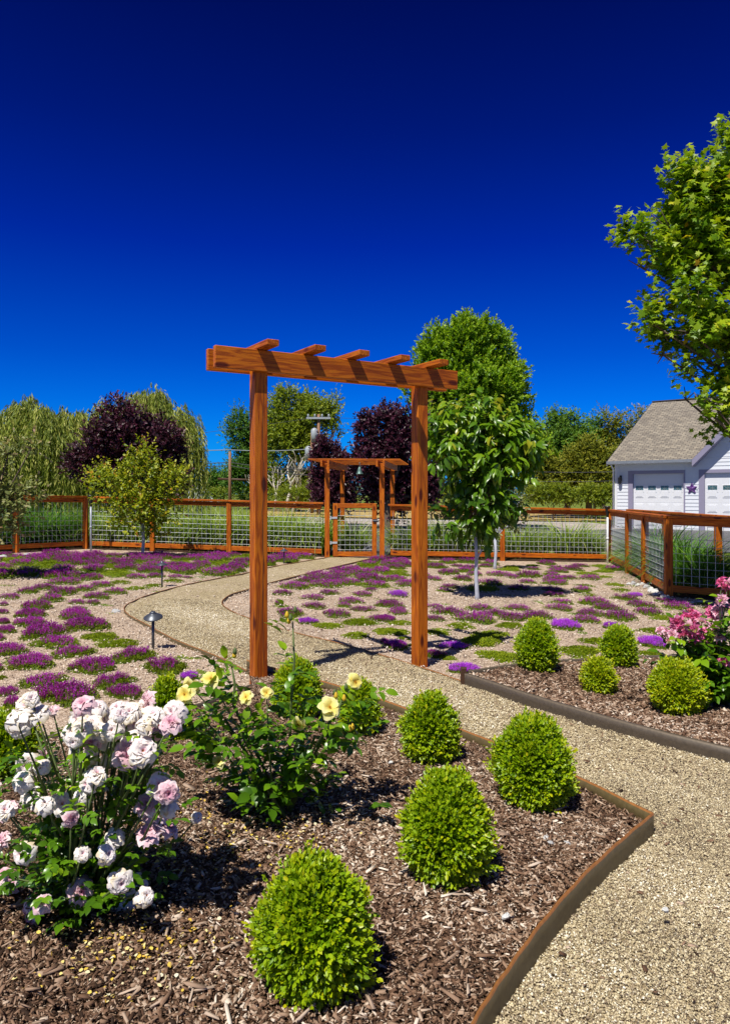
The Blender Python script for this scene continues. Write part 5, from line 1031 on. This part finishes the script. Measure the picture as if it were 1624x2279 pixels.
fill(600, 915, 1250, 1312, 30, .38, 'pppmmg', (.34, .5))
fill(900, 1380, 1252, 1320, 14, .45, 'ppmmgg', (.34, .46))
for a in TP: thyme(*a)
# ================================================================== LOOSE STUFF ON THE GROUND
def scatter(P, n, r, region=None):
    x0, y0 = P.min(0); x1, y1 = P.max(0)
    if region: x0, x1, y0, y1 = max(x0, region[0]), min(x1, region[1]), max(y0, region[2]), min(y1, region[3])
    out = []
    tot = 0
    while tot < n:
        Q = np.stack([r.uniform(x0, x1, n), y0+(y1-y0)*r.random(n)], 1)
        # denser where the picture shows more of it
        vis = (np.abs(Q[:,0]) < .62*Q[:,1]+.3) & (Q[:,1] > .9); keep = inside(Q, P) & vis; Q = Q[keep]; out.append(Q); tot += len(Q)
        if len(out) > 60: break
    return np.concatenate(out)[:n]
def surf(Q, zoff, amp):
    x, y = Q[:,0], Q[:,1]; return gza(x)+zoff+amp*(np.sin(x*9.1+y*3)+np.sin(y*11.3-x*5)+np.sin(x*23+y*17)*.5+np.sin(x*41-y*37)*.4)*.4
def chips(name, label, P, n, seed, zoff, amp, Lr, Wr, mat, region=None, beta=(1.2, 1.6), th=.003, tilt=.35):
    r = np.random.default_rng(seed); Q = scatter(P, n, r, region); Q = Q[inside(Q, P, Lr[1]*.55)] if n < 1e9 else Q; n = len(Q); z = surf(Q, zoff, amp)
    a = r.random(n)*6.283; Ln = r.uniform(*Lr, n)*(.5+r.random(n)**2); Wn = Ln*r.uniform(*Wr, n); t1 = r.normal(size=n)*tilt; 
    A = unit(np.stack([np.cos(a), np.sin(a), t1], 1)); Nn = unit(np.stack([r.normal(size=n)*tilt, r.normal(size=n)*tilt, np.ones(n)], 1)); Nn = unit(Nn-A*np.sum(A*Nn, -1, keepdims=True)); S = np.cross(A, Nn)
    C = np.stack([Q[:,0], Q[:,1], z+th+.006*r.random(n)+np.abs(t1)*Ln*.35], 1)
    tv = np.array([(-.5,-.42,-.5),(.42,-.5,-.5),(.5,.36,-.5),(-.4,.5,-.5),(-.5,-.36,.5),(.38,-.44,.5),(.45,.4,.5),(-.42,.44,.5)]); tf = np.array([(4,5,6,7),(0,1,5,4),(1,2,6,5),(2,3,7,6),(3,0,4,7)])
    jv = tv[None]+r.normal(size=(n, 8, 3))*np.array([.08,.08,.0])
    V = C[:,None,:]+A[:,None,:]*(jv[...,0]*Ln[:,None])[...,None]+S[:,None,:]*(jv[...,1]*Wn[:,None])[...,None]+Nn[:,None,:]*(jv[...,2]*np.minimum(th*2, Wn*.6)[:,None])[...,None]
    T = (tf[None]+(np.arange(n)*8)[:,None,None]).reshape(-1, 4); o = mk(name, V.reshape(-1, 3), T, M[mat], None, np.repeat(np.clip(r.beta(*beta, n)+.10*np.sin(Q[:,0]*2.1+Q[:,1]*1.3+1)*np.sin(Q[:,1]*1.7-Q[:,0]*.8)+.07*np.sin(Q[:,0]*7+Q[:,1]*5), 0, 1), 8)); o['kind'] = 'stuff'; tag(o, label, 'mulch' if 'mulch' in name else 'gravel'); return o
chips('bark_mulch', 'brown bark mulch chips covering the left bed', BEDL, 205000, 801, BZ-.008, .012, (.006, .021), (.10, .42), 'chip', (-2.2, 1.4, .8, 5.3), (.95, 1.15))
chips('bark_mulch', 'coarse pale wood splinters lying among the bark mulch', BEDL, 1100, 802, BZ+.004, .012, (.025, .06), (.08, .2), 'chip', (-2.2, 1.4, .8, 4.5), (4, 1.6), .003, .15)
chips('bark_mulch', 'brown bark mulch chips covering the right bed', BEDR, 62000, 803, BZ-.008, .012, (.012, .032), (.12, .45), 'chip', (.5, 5.5, 2.5, 7), (.95, 1.15))
chips('path_gravel', 'small tan gravel grains on the path in the foreground', PATH, 190000, 804, .022, .008, (.0028, .0060), (.6, 1.0), 'grain', (.1, 2.6, .8, 3.6), (1.3, 1.3), .0022, .5)
chips('path_gravel', 'tan gravel grains on the path under the arbor', PATH, 80000, 805, .022, .008, (.004, .0085), (.6, 1.0), 'grain', (-2.5, 3.2, 3.5, 9), (1.7, 1.5), .003, .5)
chips('path_debris', 'dark bark bits and twigs strewn on the path', PATH, 900, 808, .026, .008, (.008, .026), (.15, .5), 'chip', (-1.5, 2.8, .8, 6), (1.2, 1.6), .003, .3)
GS_ = np.array([(-14, 1), (8, 1), (8, 8.5), FE, FN, FR, FG2, FG1, FL, FL0, (-14, 9)])
def sand_grains():
    o = chips('bed_gravel', 'pinkish grit scattered between the thyme mounds', GS_, 60000, 806, .010, .012, (.007, .016), (.6, 1.0), 'gritp', (-6, 5, 4.5, 13), (1.6, 1.4), .003, .5)
M['gritp'] = leafmat('pink_grit', [(0, (.10, .07, .05)), (.3, (.38, .285, .215)), (.6, (.55, .435, .34)), (1, (.78, .70, .60))], .8, 0.0, .2)
sand_grains()
# fallen petals
def fallen(name, label, cx, cy, sx, sy, n, seed, sz=.014):
    r = np.random.default_rng(seed); X = []; 
    px = cx+r.normal(size=n)*sx; py = cy+r.normal(size=n)*sy; Q = np.array([G(a, b, BZ) for a, b in zip(px, py)]); Q = Q[inside(Q, BEDL)]; n = len(Q)
    P = np.stack([Q[:,0], Q[:,1], surf(Q, BZ+.006, .012)+.006*r.random(n)], 1); A = unit(np.stack([r.normal(size=n), r.normal(size=n), r.normal(size=n)*.3], 1)); Nn = unit(np.stack([r.normal(size=n)*.4, r.normal(size=n)*.4, np.ones(n)], 1))
    V, T, R = leaf_arrays(P, A, Nn, sz*(.6+.8*r.random(n)), r.uniform(.4, 1.0, n), r.beta(1.5, 1.2, n), T_OVAL); o = mk(name, V, T, M['fallen'], None, R); o['kind'] = 'stuff'; tag(o, label, 'petals')
fallen('fallen_petals', 'yellow petals fallen on the mulch below the yellow rose', 560, 1840, 110, 50, 330, 901, .012)
fallen('fallen_petals', 'yellowish petals fallen on the mulch below the white rose', 300, 2110, 130, 60, 300, 902, .011)
# rocks
def rock(label, px, py, s, seed, X=None):
    r = np.random.default_rng(seed)
    if X is None: X, Y = G(px, py)
    V = []; F_ = []; nu, nv = 7, 5; ph = r.random(6)*6
    for j in range(nv+1):
        for i in range(nu):
            th = math.pi*j/nv; a = 2*math.pi*i/nu; q_ = 1+.18*math.sin(2*a+ph[0])+.14*math.sin(3*th+ph[1]+a); V.append((s*q_*math.sin(th)*math.cos(a), s*.75*q_*math.sin(th)*math.sin(a), s*.5*q_*math.cos(th)+s*.25))
    for j in range(nv):
        for i in range(nu): F_.append((j*nu+i, (j+1)*nu+i, (j+1)*nu+(i+1) % nu, j*nu+(i+1) % nu))
    o = pymesh('rock', V, F_, M['rockw' if seed % 3 else 'rock'], None, False, (X, Y, gz(X)+.004)); o.rotation_euler = (0,0,r.random()*6); tag(o, label, 'rock', 'rocks at the foot of the fences')
M['rockw'] = simple('pale_rock', (.6, .6, .58), .8)
for i, (px, py, s) in enumerate([(1398,1303,.06),(1408,1301,.07),(1418,1305,.06),(1428,1302,.05),(1438,1309,.07),(1447,1313,.06),(1452,1320,.08),(1460,1316,.05),(1468,1325,.07),(1476,1331,.06),(1484,1334,.07),(1458,1326,.06),(1444,1302,.05)]):
    rock('pale rock in the pile at the foot of the right side fence', px, py, s, 920+i)
for i, (px, py, s) in enumerate([(1540,1343,.03),(1556,1342,.035),(1572,1345,.03)]): rock('small stone under the near right fence section', px, py, s, 940+i)
for i, (px, py, s) in enumerate([(6,1244,.09),(62,1238,.08),(630,1232,.07),(645,1231,.06),(655,1233,.08),(690,1236,.06)]): rock(['grey rock at the left edge below the shaded fence','pale rock beside the left fence post','','','',''][i] or 'pale rock at the foot of the back fence, left of the gate', px, py, s, 950+i)
rock('flat grey stone lying on the sand beside the path bend', 258, 1364, .05, 960)
for i, (px, py, s) in enumerate([(1480,2030,.014),(1215,1868,.016),(1225,1880,.014),(1125,2045,.016),(870,1700,.014),(1262,1880,.012)]):
    X, Y = G(px, py, BZ); rr_ = MB(); o_ = None
    rock('small grey pebble on the left bed mulch', px, py, s, 970+i)
    o_ = bpy.context.scene.collection.objects[-1]; o_.location = (X, Y, gz(X)+BZ+.004); o_['group'] = 'pebbles on the mulch'
